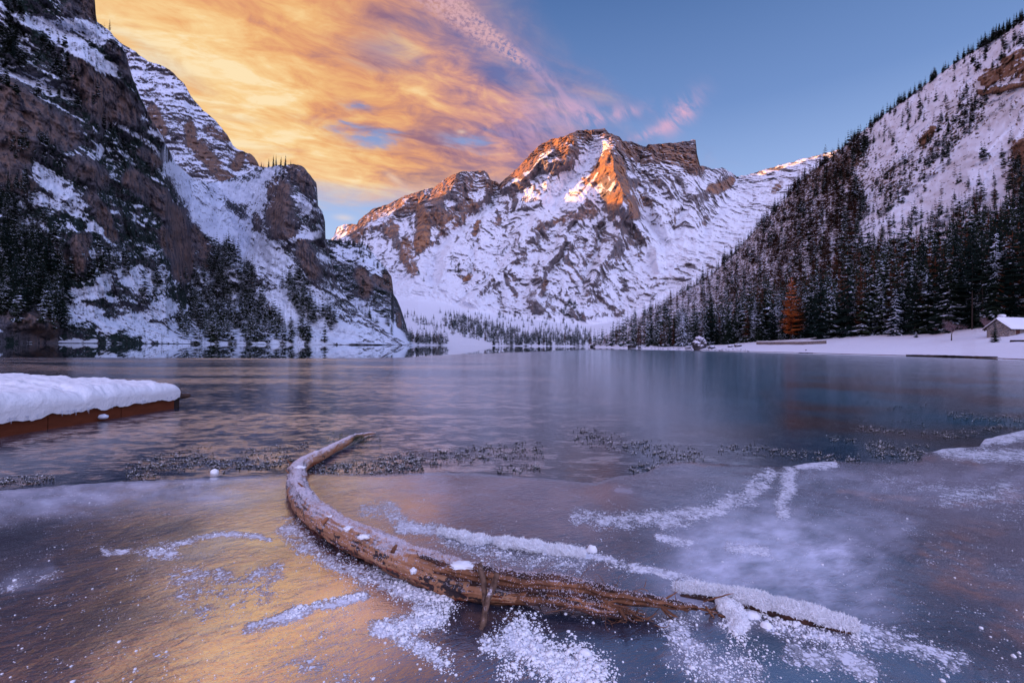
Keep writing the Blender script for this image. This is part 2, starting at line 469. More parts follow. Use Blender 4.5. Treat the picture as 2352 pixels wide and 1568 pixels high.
# ------------------------------------------------------------------ the far massif across the lake
Z2 = lambda l: conv(l, 689.0, 229.7, 0.5127)
def build_massif():
    xs = np.linspace(735, 1990, 740)
    crest = [(735, 560), (766, 545), (774, 522), (791, 515), (820, 515), (823, 507), (853, 481), (894, 468), (930, 450), (968, 437), (997, 432), (1009, 419), (1038, 401), (1058, 395),
             (1099, 393), (1112, 391), (1122, 401), (1127, 413), (1140, 417), (1147, 423), (1166, 407), (1191, 384), (1217, 355), (1238, 335), (1263, 322), (1299, 312), (1325, 301), (1345, 299),
             (1361, 299), (1371, 296), (1389, 295), (1399, 307), (1422, 314), (1430, 323), (1448, 323), (1473, 335), (1484, 337), (1489, 332), (1530, 329), (1561, 326), (1598, 322), (1601, 353),
             (1608, 380), (1638, 389), (1658, 384), (1679, 396), (1694, 407), (1735, 396), (1771, 386), (1817, 373), (1863, 360), (1990, 330)]
    base = [(735, 792.0), (945, 793.2), (1200, 795.0), (1360, 796.2), (1990, 799)]
    ytal = [(735, 690), (900, 690), (960, 690), (1040, 705), (1150, 728), (1250, 738), (1350, 748), (1430, 735), (1520, 690), (1600, 648), (1700, 600), (1990, 540)]
    Dc = [(735, 2850), (823, 2800), (1000, 2740), (1112, 2740), (1147, 2820), (1200, 2720), (1300, 2680), (1390, 2640), (1489, 2800), (1600, 2850), (1620, 3000), (1700, 3200), (1990, 2900)]
    def depth(X, Y, T):
        yt = interp(X, ytal); dc = interp(X, Dc); yc = smooth_crest(X, crest, 45); yb = interp(X, base)
        lo = 900 + (1750 - 900) * np.clip((yb - Y) / (yb - yt), 0, 1) ** 0.8
        hi = 1750 + (dc - 1750) * np.clip((yt - Y) / (yt - yc), 0, 1.25) ** 0.92
        return np.where(Y > yt, lo, hi)
    s = Sheet('m', xs, 390, base, crest, depth, crest_rough=5.0, crest_f=0.06, sg=45)
    X, Y = s.X, s.Y
    wall = sstep(interp(X, ytal) - Y, -6, 26)
    P0 = s.P / np.array([1, 1, 1.0])
    # warped picture of the ribs and gullies that run down the face
    wx = X + 14 * fbm(np.stack([X / 60, Y / 60, 0 * X], -1), 3); wy = Y + 14 * fbm(np.stack([X / 60, Y / 60, 0 * X + 9], -1), 3)
    dd = np.zeros(X.shape)
    ridges = Z2([([(1395, 235), (1412, 290), (1425, 340), (1440, 400), (1450, 470)], 100, 260),
                 ([(1200, 165), (1206, 215), (1190, 265), (1110, 290)], 55, 110), ([(918, 398), (985, 368), (1066, 272), (1135, 222)], 34, 110),
                 ([(710, 335), (690, 385), (640, 440), (600, 480)], 85, 190), ([(545, 410), (480, 450), (400, 520), (330, 560), (270, 590)], 50, 110),
                 ([(560, 480), (545, 560), (540, 660)], 40, 80), ([(1110, 380), (1090, 440), (1060, 470)], 22, 45),
                 ([(1250, 470), (1200, 600), (1090, 760), (1060, 900)], 60, 90), ([(1480, 440), (1430, 600), (1350, 740), (1300, 860)], 60, 100),
                 ([(1000, 600), (900, 720), (780, 880)], 60, 80), ([(1500, 560), (1590, 640), (1610, 740)], 40, 80), ([(1130, 520), (1020, 640), (900, 800)], 50, 60),
                 ([(1890, 305), (1850, 380), (1780, 430)], 45, 80), ([(1770, 200), (1775, 300)], 40, 60), ([(1560, 200), (1580, 300), (1660, 400), (1700, 470)], 50, 60),
                 ([(830, 320), (850, 400), (800, 470)], 40, 60), ([(420, 580), (470, 680), (500, 780)], 40, 60)])
    for pl, w, v in ridges:
        d, side, tt = seg_dist(wx, wy, pl)
        dd -= v * np.maximum(0, 1 - d / w) ** 1.1
    gul = Z2([([(870, 390), (840, 480), (740, 560), (620, 660), (590, 800)], 46, 110), ([(1340, 210), (1250, 320), (1150, 420), (1130, 460)], 70, 120),
              ([(800, 540), (790, 640), (760, 760)], 22, 50), ([(1230, 560), (1160, 700), (1080, 880)], 20, 50), ([(1360, 560), (1310, 700), (1270, 860)], 20, 50),
              ([(1500, 400), (1540, 500), (1620, 640)], 50, 110), ([(1700, 380), (1720, 480), (1680, 600)], 35, 60), ([(960, 640), (860, 760), (700, 900)], 18, 40),
              ([(1545, 230), (1500, 300), (1520, 400)], 22, 40), ([(1960, 350), (1900, 460), (1800, 600)], 40, 60)])
    for pl, w, v in gul:
        d, side, tt = seg_dist(wx, wy, pl)
        dd += v * np.maximum(0, 1 - d / w)
    s.push(dd * wall * 0.9)
    # noise relief: ribs slant down to the left, benches lie level
    q = s.P.copy()
    wq = np.stack([fbm(q / 130 + 3, 3), fbm(q / 130 + 11, 3), fbm(q / 130 + 23, 3)], -1); q = q + 55 * wq
    sh = q[..., 0] + 0.45 * q[..., 2]
    q2 = np.stack([sh / 150, q[..., 1] / 260, q[..., 2] / 420], -1)
    big = fbm(q2, 6, 0.55, ridged=True)
    q3 = np.stack([q[..., 0] / 46, q[..., 1] / 70, q[..., 2] / 58], -1)
    mid = fbm(q3, 5, 0.58, ridged=True)
    zz = q[..., 2] + 34 * fbm(q / 170, 4) + 0.10 * q[..., 0]
    bench = np.abs(((zz / 24) % 1.0) - 0.5) * 2
    bench2 = np.abs(((zz / 9.5 + 0.3) % 1.0) - 0.5) * 2
    top = strokes(wx, wy, Z2([([(1060, 215), (1190, 180), (1290, 150), (1390, 170), (1460, 220), (1560, 260), (1680, 240), (1770, 240)], 85, 1.0), ([(720, 370), (830, 360), (860, 400)], 60, 0.7), ([(300, 520), (450, 470), (540, 440)], 50, 0.6)]))
    s.push(wall * (-64 * big - 30 * mid) + wall * (2.5 + 13 * top) * (bench - 0.5) + wall * (1.0 + 5 * top) * (bench2 - .5) + (1 - wall) * 14 * fbm(q / 90, 5))
    n = grid_normals(s.P); nz = n[..., 2]
    tal = 1 - wall
    nzs = (nz - nz.mean()) / nz.std()
    Pb = s.P.copy()
    for _ in range(14):
        Pb[1:-1] = (Pb[:-2] + 2 * Pb[1:-1] + Pb[2:]) / 4; Pb[:, 1:-1] = (Pb[:, :-2] + 2 * Pb[:, 1:-1] + Pb[:, 2:]) / 4
    nb = grid_normals(Pb)[..., 2]; nbs = (nb - nb.mean()) / nb.std()
    ribs = fbm(np.stack([(q[..., 0] + .35 * q[..., 2]) / 38, q[..., 1] / 300, q[..., 2] / 330], -1), 5, .6, ridged=True); ribs = (ribs - ribs.mean()) / ribs.std()
    patch = fbm(s.P / 230 + 5, 4); strat = fbm(np.stack([q[..., 0] / 120, q[..., 1] / 120, zz / 7.0], -1), 4, .6)
    hv = fbm(s.P / 9.0, 3, 0.6)
    rock = strokes(wx, wy, Z2([([(545, 490), (550, 580), (540, 650)], 26, 1.0), ([(590, 490), (650, 570), (700, 520), (760, 470)], 45, 0.5), ([(640, 390), (720, 400), (800, 390), (850, 350)], 60, 0.26), ([(470, 650), (500, 760)], 32, 0.7),
        ([(400, 590), (420, 570)], 24, 0.8), ([(800, 550), (790, 600)], 14, 0.9), ([(1060, 215), (1180, 175)], 22, 0.9), ([(1200, 165), (1280, 145), (1380, 150), (1440, 215), (1540, 250)], 36, 0.5),
        ([(1585, 235), (1680, 245), (1765, 240), (1760, 285)], 48, 0.62), ([(1425, 290), (1440, 350), (1450, 400), (1400, 460)], 30, 1.0), ([(1480, 450), (1500, 520)], 22, 0.7), ([(1850, 390), (1925, 365)], 24, 0.8),
        ([(1170, 235), (1200, 230)], 24, 0.7), ([(1300, 330), (1370, 260), (1395, 300)], 44, 0.70), ([(1270, 400), (1330, 350)], 20, 0.5), ([(1170, 240), (1195, 205)], 30, 0.6), ([(600, 440), (650, 390), (690, 345)], 30, 0.6), ([(905, 370), (980, 320), (1040, 250)], 24, 0.8), ([(260, 580), (400, 500), (520, 440)], 42, 0.5), ([(740, 800), (760, 780)], 14, 0.8), ([(1500, 400), (1540, 470)], 30, 0.4),
        ([(1280, 470), (1310, 500), (1060, 560)], 26, 0.4), ([(1090, 840), (1110, 820)], 12, 0.7), ([(900, 520), (880, 560)], 14, 0.4), ([(2120, 400), (2150, 380)], 18, 0.6)]))
    white = strokes(wx, wy, Z2([([(1330, 215), (1265, 300), (1180, 380), (1120, 440)], 44, 0.75), ([(1510, 420), (1560, 540), (1640, 650)], 34, 0.4), ([(1600, 720), (1700, 660), (1800, 640)], 60, 0.9), ([(420, 850), (560, 830), (650, 880), (760, 920)], 55, 0.7),
        ([(620, 650), (700, 560), (820, 500)], 26, 0.7), ([(600, 690), (610, 800)], 44, 0.8), ([(300, 600), (420, 500)], 14, 0.4), ([(1460, 480), (1400, 560)], 20, 0.4), ([(1100, 520), (1050, 540)], 24, 0.5), ([(1900, 480), (2000, 420)], 30, 0.3), ([(1260, 420), (1330, 330)], 10, 0.6)]))
    snow = 0.63 + 0.11 * nzs + 0.11 * nbs + 0.14 * ribs + 0.10 * patch + 0.15 * strat + 0.10 * hv - 0.62 * rock + 0.75 * white + 0.7 * tal + 0.30 * (0.5 - bench) * top * (1 + 1.2 * fbm(q / 40 + 7, 3)) + 0.10 * (0.5 - bench2) * (0.1 + top)
    gr = (s.T > 0.985) * 0.25
    snow = snow - gr * wall * (0.3 + top)
    # tussocks and sparse scrub on the screes
    sp = fbm(np.stack([X / 5, Y / 3, 0 * X + 2], -1), 3)
    tb = np.clip(1 - np.abs(Y - interp(X, ytal) - 25) / 60, 0, 1)
    snow = snow - 0.9 * tal * sstep(sp, 0.26, 0.45) * tb
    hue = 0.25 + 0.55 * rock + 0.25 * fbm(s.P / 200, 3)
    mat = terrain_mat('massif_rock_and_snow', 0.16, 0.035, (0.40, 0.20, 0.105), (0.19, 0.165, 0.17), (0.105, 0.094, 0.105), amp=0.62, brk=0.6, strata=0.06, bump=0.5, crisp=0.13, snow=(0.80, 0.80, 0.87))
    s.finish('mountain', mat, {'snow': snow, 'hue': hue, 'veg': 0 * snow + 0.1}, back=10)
    tag(s.obj, 'great snowy massif with sunlit orange edges closing the far end of the lake', 'mountain', kind='structure')
    return s
MASSIF = build_massif()

# unseen ridge added to block the low sun from all but the highest faces
def build_sun_blocker():
    ys = np.linspace(-400, 3400, 130); t = np.linspace(0, 1, 24)
    h = np.interp(ys, [-400, 250, 600, 1000, 2000, 2300, 2480, 2560, 2680, 2900, 3400], BLOCKER_H)
    V = []
    for i, yv in enumerate(ys):
        xc = float(np.interp(yv, [-400, 250, 500, 800, 1000, 1500, 2000, 3400], [-700, -760, -880, -930, -930, -1120, -1400, -2380])); hw = float(np.interp(yv, [250, 900, 2000], [230, 250, 420]))
        for k in t:
            u = k * 2 - 1
            V.append((xc + u * hw, yv + u * hw * .3, max(0, h[i] * (1 - abs(u) ** 1.15))))
    V = np.array(V).reshape(len(ys), len(t), 3)
    V[..., 2] += 10 * fbm(V / 150, 4) * (V[..., 2] > 1)
    sn = 0.7 + 0 * V[..., 2]
    mat = terrain_mat('sun_blocker_snow', 0.1, 0.03, (0.27, 0.14, 0.08), (0.13, 0.1, 0.1), (0.05, 0.04, 0.05))
    o = obj('mountain', mesh('mountain', V.reshape(-1, 3), grid_faces(len(ys), len(t)), {'snow': sn, 'hue': sn * 0, 'veg': sn * 0}), mat)
    tag(o, 'unseen snowy ridge added behind the left-hand cliffs to block the low sun', 'mountain', kind='structure')
BLOCKER_H = [420, 480, 640, 620, 860, 960, 930, 740, 690, 640, 400]
build_sun_blocker()

# ------------------------------------------------------------------ the left-hand cliffs
Z1 = lambda l: conv(l, 0.0, 0.0, 0.531)
LEFT_MAT = terrain_mat('cliff_rock_and_snow', 0.55, 0.11, (0.205, 0.134, 0.108), (0.108, 0.104, 0.122), (0.030, 0.029, 0.040), snow=(0.74, 0.80, 0.92), amp=0.75, brk=0.8, crisp=0.07, bump=0.9)
BACK_MAT = terrain_mat('back_slope_rock_and_snow', 0.30, 0.07, (0.20, 0.125, 0.095), (0.12, 0.108, 0.118), (0.05, 0.047, 0.056), snow=(0.74, 0.78, 0.90), amp=0.8, brk=0.6, crisp=0.09, bump=0.8)
def build_left():
    xs = np.concatenate([np.linspace(-500, -20, 60), np.linspace(-18, 940, 600)])
    crest = [(-500, -420), (-200, -320), (0, -230), (110, -150), (190, -90), (212, -40), (218, 0), (220, 32), (223, 50), (240, 62), (255, 74), (279, 101), (289, 127), (303, 175), (324, 228), (348, 276), (372, 313), (404, 376),
             (440, 408), (480, 420), (520, 415), (560, 400), (590, 386), (596, 383), (645, 380), (672, 377), (690, 380), (700, 386), (714, 404), (727, 422), (729, 445), (725, 467), (733, 478), (741, 489), (748, 515), (745, 547), (750, 562), (760, 600), (775, 645), (800, 690), (840, 728), (890, 762), (930, 786), (942, 791)]
    base = SHORE_L
    Db = [(-500, 220), (0, 318), (300, 410), (600, 530), (756, 600), (940, 680)]
    Dc = [(-500, 360), (0, 430), (218, 470), (300, 540), (380, 600), (440, 790), (500, 840), (560, 800), (620, 720), (680, 680), (730, 680), (760, 675), (940, 700)]
    def depth(X, Y, T):
        d0 = interp(X, Db); d1 = interp(X, Dc)
        T = np.clip((interp(X, base) - Y) / (interp(X, base) - smooth_crest(X, crest, 14)), 0, 1.2)
        return d0 + (d1 - d0) * (0.25 * sstep(T, 0, 0.10) + 0.75 * T ** 1.05)
    s = Sheet('l', xs, 420, base, crest, depth, crest_rough=6.0, crest_f=0.05, sg=14)
    X, Y = s.X, s.Y
    wx = X + 16 * fbm(np.stack([X / 55, Y / 55, 0 * X], -1), 4); wy = Y + 16 * fbm(np.stack([X / 55, Y / 55, 0 * X + 9], -1), 4)
    dd = np.zeros(X.shape)
    for pl, w, v in Z1([([(520, 190), (560, 300), (600, 420), (650, 520), (700, 590), (760, 730), (850, 930), (960, 1080), (1000, 1160)], 150, 55), ([(1240, 720), (1230, 850), (1230, 1000)], 80, 30), ([(1340, 760), (1370, 900), (1390, 1000)], 60, 25),
                        ([(340, 240), (440, 420), (470, 520)], 100, 16), ([(560, 740), (700, 900), (800, 1150)], 110, 18), ([(0, 400), (150, 600)], 120, 8), ([(1310, 1040), (1350, 1180)], 50, 15), ([(330, 1000), (360, 1150)], 60, 12), ([(60, 1330), (190, 1380)], 90, 20)]):
        d, side, tt = seg_dist(wx, wy, pl); dd -= v * np.maximum(0, 1 - d / w)
    for pl, w, v in Z1([([(760, 700), (850, 860), (960, 960), (1060, 1080)], 100, 40), ([(960, 800), (980, 900), (1040, 1080), (1040, 1300)], 70, 30), ([(0, 300), (230, 380), (340, 420)], 40, 10), ([(150, 90), (450, 200)], 50, 8)]):
        d, side, tt = seg_dist(wx, wy, pl); dd += v * np.maximum(0, 1 - d / w)
    s.push(dd)
    q = s.P
    # beds dip down to the right: the ledges follow them
    dip = q[..., 2] + 0.62 * q[..., 0] + 9 * fbm(q / 70, 4)
    bed = np.abs(((dip / 34) % 1.0) - 0.5) * 2; bed2 = np.abs(((dip / 12.5 + .2) % 1.0) - 0.5) * 2
    big = fbm(np.stack([q[..., 0] / 55, q[..., 1] / 55, q[..., 2] / 110], -1), 5, 0.55, ridged=True)
    mid = fbm(q / 15, 4, 0.6, ridged=True); fine = fbm(q / 4.5, 3, 0.6)
    foot = sstep(s.T, 0.0, 0.06)
    s.push(foot * (-13 * big - 4.2 * mid - 1.2 * fine - 2.6 * fbm(np.stack([q[..., 0] / 7, q[..., 1] / 7, q[..., 2] / 38], -1), 4, .6, ridged=True) * sstep(X, 700, 600) + 4.0 * (bed - .5) + 1.6 * (bed2 - .5)))
    n = grid_normals(s.P); nz = n[..., 2]; nzs = (nz - nz.mean()) / nz.std()
    snow_s = strokes(wx, wy, Z1([([(90, 80), (250, 115), (370, 110), (440, 160)], 30, 1.0), ([(230, 130), (330, 210), (400, 260), (470, 310)], 32, 1.0), ([(0, 285), (120, 340), (220, 370), (330, 410)], 26, 0.9), ([(220, 400), (330, 410)], 18, 0.9),
        ([(460, 520), (560, 560), (640, 620), (740, 750)], 10, 0.7), ([(665, 560), (740, 610), (800, 620)], 26, 0.9), ([(770, 710), (830, 800), (880, 900), (960, 960), (1040, 1060)], 62, 0.62), ([(930, 800), (1010, 830), (1100, 830), (1180, 760)], 42, 0.75),
        ([(60, 870), (170, 865), (300, 890)], 32, 0.6), ([(100, 960), (170, 970)], 24, 0.6), ([(200, 780), (300, 860), (330, 900)], 34, 0.62), ([(390, 970), (440, 1000), (490, 1050)], 12, 0.8),
        ([(290, 1275), (430, 1260), (465, 1210)], 30, 0.75), ([(300, 1340), (420, 1360)], 38, 0.62), ([(450, 1420), (600, 1370), (740, 1330)], 30, 0.72), ([(540, 1170), (620, 1230), (690, 1190)], 36, 0.62), ([(260, 1476), (420, 1478)], 12, 0.9), ([(360, 1100), (420, 1100)], 20, 0.8),
        ([(1080, 1090), (1180, 1050), (1290, 1040), (1375, 1005)], 16, 1.0), ([(1195, 1290), (1260, 1350), (1350, 1390), (1500, 1450)], 44, 1.1), ([(1235, 1420), (1250, 1485), (1180, 1482), (1400, 1486)], 24, 1.1), ([(1000, 1160), (1040, 1300), (1080, 1400)], 30, 0.6), ([(830, 1480), (1100, 1480)], 12, 1.0),
        ([(1060, 1000), (1160, 1100), (1260, 1240), (1400, 1330)], 46, 0.5), ([(1190, 770), (1130, 900), (1080, 960)], 40, 0.5), ([(600, 490), (620, 510)], 24, 0.7), ([(430, 640), (430, 660)], 16, 0.7), ([(150, 700), (170, 740)], 20, 0.6), ([(500, 1100), (500, 1130)], 20, 0.5), ([(780, 1190), (900, 1190)], 30, 0.4), ([(1290, 860), (1320, 910)], 22, 0.6),
        ([(600, 1400), (800, 1440)], 50, 0.4), ([(100, 150), (120, 200)], 30, 0.5), ([(0, 50), (20, 100)], 25, 0.6)]))
    rock_s = strokes(wx, wy, Z1([([(330, 290), (380, 380), (420, 440), (470, 490)], 52, 1.0), ([(430, 360), (530, 440), (560, 490)], 48, 1.0), ([(0, 420), (90, 480), (60, 660)], 95, 1.0), ([(150, 500), (290, 580)], 62, 0.8), ([(30, 790), (110, 800)], 46, 0.9), ([(390, 840), (440, 930), (490, 1020)], 26, 1.0), ([(340, 720), (430, 760)], 46, 0.7),
        ([(570, 770), (690, 870)], 34, 0.9), ([(680, 850), (740, 920)], 40, 1.0), ([(760, 950), (790, 1060), (800, 1170)], 46, 1.0), ([(700, 1000), (740, 1100)], 22, 1.0), ([(850, 1000), (890, 1130)], 34, 0.8), ([(345, 1040), (345, 1120)], 40, 0.9), ([(200, 1060), (240, 1150), (310, 1150)], 46, 0.8), ([(1200, 820), (1210, 930), (1240, 1000)], 56, 1.0), ([(1280, 730), (1330, 800)], 42, 0.8),
        ([(1310, 1050), (1350, 1180)], 30, 1.0), ([(820, 560), (830, 610)], 18, 1.0), ([(390, 0), (400, 70)], 44, 0.9), ([(300, 40), (360, 60)], 30, 0.5), ([(0, 1330), (110, 1370), (180, 1420)], 72, 0.9), ([(660, 480), (700, 560)], 30, 0.7), ([(770, 660), (830, 690)], 24, 0.9), ([(1090, 1200), (1095, 1240)], 12, 0.8), ([(1170, 1310), (1170, 1350)], 18, 0.9), ([(300, 540), (330, 580)], 40, 0.6), ([(900, 700), (940, 760)], 26, 0.6), ([(480, 200), (560, 300)], 24, 0.5), ([(1100, 930), (1110, 990)], 24, 0.7), ([(620, 660), (680, 700)], 20, 0.8)]))
    hv = fbm(s.P / 7.0, 3, 0.6)
    dk = fbm(q / 60 + 5, 3)
    led = fbm(np.stack([q[..., 0] / 34, q[..., 1] / 34, (dip + 5 * fbm(q / 16, 3)) / 4.2], -1), 4, .6); led = sstep(led, .10, .36)
    snow = 0.37 + 0.18 * nzs + 0.20 * hv + 0.62 * snow_s - 0.50 * rock_s + 0.46 * led * (1 - .45 * rock_s) + 0.16 * dk - 0.05 + 0.10 * (0.5 - bed)
    veg = 0.62 + 0.30 * fbm(q / 25 + 3, 4) - 0.75 * rock_s - 0.2 * np.clip(snow_s, 0, 1) + 0.08 * nzs
    upper = sstep(X, 380, 640)
    veg = veg - 0.12 * upper; snow = snow + 0.10 * upper
    hue = 0.10 + 0.46 * rock_s + 0.22 * fbm(q / 30, 3)
    # bare wet strip at the waterline
    wl = sstep(s.P[..., 2], 0.5, 0.05)
    s.finish('cliff', LEFT_MAT, {'snow': snow - wl * 1.0, 'hue': hue, 'veg': veg}, back=6)
    tag(s.obj, 'tall orange and grey rock cliff streaked with snow above the left shore', 'cliff', kind='structure')

    # slope behind, rising between the cliff and the buttress
    xs2 = np.linspace(225, 640, 260)
    crest2 = [(225, 60), (279, 100), (310, 118), (340, 141), (366, 149), (396, 165), (425, 196), (440, 222), (457, 244), (470, 256), (494, 276), (510, 295), (523, 313), (535, 335), (542, 342), (563, 350), (575, 353), (584, 361), (592, 374), (598, 388), (640, 430)]
    s2 = Sheet('b', xs2, 240, [(225, 560), (640, 640)], crest2, lambda X, Y, T: 880 + 260 * T, crest_rough=4, crest_f=0.07)
    q = s2.P
    dip = q[..., 2] - 0.15 * q[..., 0] + 10 * fbm(q / 80, 4); bed = np.abs(((dip / 15) % 1.0) - 0.5) * 2
    s2.push(-26 * fbm(q / 90, 5, 0.55, ridged=True) - 6 * fbm(q / 22, 4, 0.6, ridged=True) + 1.5 * (bed - .5))
    n = grid_normals(s2.P); nzs = n[..., 2]; nzs = (nzs - nzs.mean()) / nzs.std()
    rk2 = strokes(s2.X, s2.Y, Z1([([(820, 550), (830, 620)], 22, 1.0), ([(860, 640), (930, 720)], 30, 0.9), ([(900, 560), (980, 600)], 18, 0.6), ([(1040, 680), (1020, 720)], 20, 0.9), ([(660, 480), (700, 560)], 26, 0.8), ([(740, 300), (800, 360)], 14, 0.5), ([(930, 740), (990, 780)], 24, 0.8), ([(1080, 680), (1110, 710)], 14, 0.8)]))
    snow = 0.52 + 0.17 * nzs + 0.12 * fbm(q / 8, 3) - 0.42 * rk2 + 0.3 * sstep(fbm(np.stack([q[..., 0] / 50, q[..., 1] / 50, dip / 5.0], -1), 4, .6), .0, .3) - .08 * (bed - 0.4) - 0.1 * sstep(s2.Y, 180, 330)
    s2.finish('mountain', BACK_MAT, {'snow': snow, 'hue': 0.25 + 0.6 * rk2, 'veg': 0.15 + 0.25 * fbm(q / 20, 3)}, back=6)
    tag(s2.obj, 'banded snowy slope rising behind the left cliff against the orange clouds', 'mountain', kind='structure')

    # low wooded spur at the end of the cliffs
    xs3 = np.linspace(690, 960, 260)
    crest3 = [(690, 540), (750, 549), (770, 552), (791, 558), (815, 561), (838, 563), (858, 583), (879, 609), (890, 622), (899, 635), (902, 655), (904, 676), (913, 690), (920, 706), (926, 725), (932, 745), (938, 768), (945, 786), (950, 792), (960, 792.8)]
    s3 = Sheet('d', xs3, 230, [(690, 791.4), (945, 793.3), (960, 793.5)], crest3, lambda X, Y, T: 720 + 0 * X + (230 + 60 * sstep(X, 900, 700)) * T, crest_rough=3, crest_f=0.09)
    q = s3.P; X, Y = s3.X, s3.Y
    foot = sstep(s3.T, 0.0, 0.08)
    dip = q[..., 2] + 0.5 * q[..., 0] + 9 * fbm(q / 60, 4); bed = np.abs(((dip / 14) % 1.0) - 0.5) * 2
    cl = strokes(X, Y, Z2([([(260, 780), (330, 800), (400, 830)], 60, 1.0), ([(20, 560), (80, 800)], 50, 1.0), ([(430, 900), (440, 1000)], 30, 0.7)]))
    apron = sstep(Y, 700, 745) * sstep(X, 960, 880) + 0
    s3.push(foot * (-17 * fbm(q / 60, 5, 0.55, ridged=True) * (1 - 0.6 * apron) - 5 * fbm(q / 14, 4, 0.6, ridged=True) * (1 - 0.8 * apron) + 3 * (bed - .5) * (1 - apron)))
    n = grid_normals(s3.P); nzs = n[..., 2]; nzs = (nzs - nzs.mean()) / nzs.std()
    wht = strokes(X, Y, Z2([([(0, 940), (120, 990), (300, 1060), (420, 1095)], 40, 1.0), ([(250, 930), (380, 1030), (470, 1090)], 34, 1.0), ([(190, 680), (300, 700), (350, 760)], 40, 0.5)]))
    rk3 = strokes(X, Y, Z2([([(270, 780), (300, 830), (290, 860)], 26, 1.0), ([(390, 780), (410, 840)], 20, 1.0), ([(340, 800), (380, 830)], 18, 0.7), ([(440, 960), (445, 1010)], 10, 0.8), ([(20, 700), (60, 800)], 30, 0.8)]))
    snow = 0.36 + 0.16 * nzs + 0.15 * fbm(q / 8, 3) + 0.7 * wht - 0.6 * rk3 + 0.35 * apron * sstep(fbm(q / 30, 3), -0.3, 0.2)
    veg = 0.55 + 0.25 * fbm(q / 22, 4) - 0.8 * rk3 - 0.3 * wht
    s3.finish('hill', LEFT_MAT, {'snow': snow, 'hue': 0.25 + 0.5 * rk3, 'veg': veg}, back=6)
    tag(s3.obj, 'low wooded rocky spur ending the left shore at the far water', 'hill', kind='structure')
    return s, s2, s3
LEFT, BACKS, SPUR = build_left()

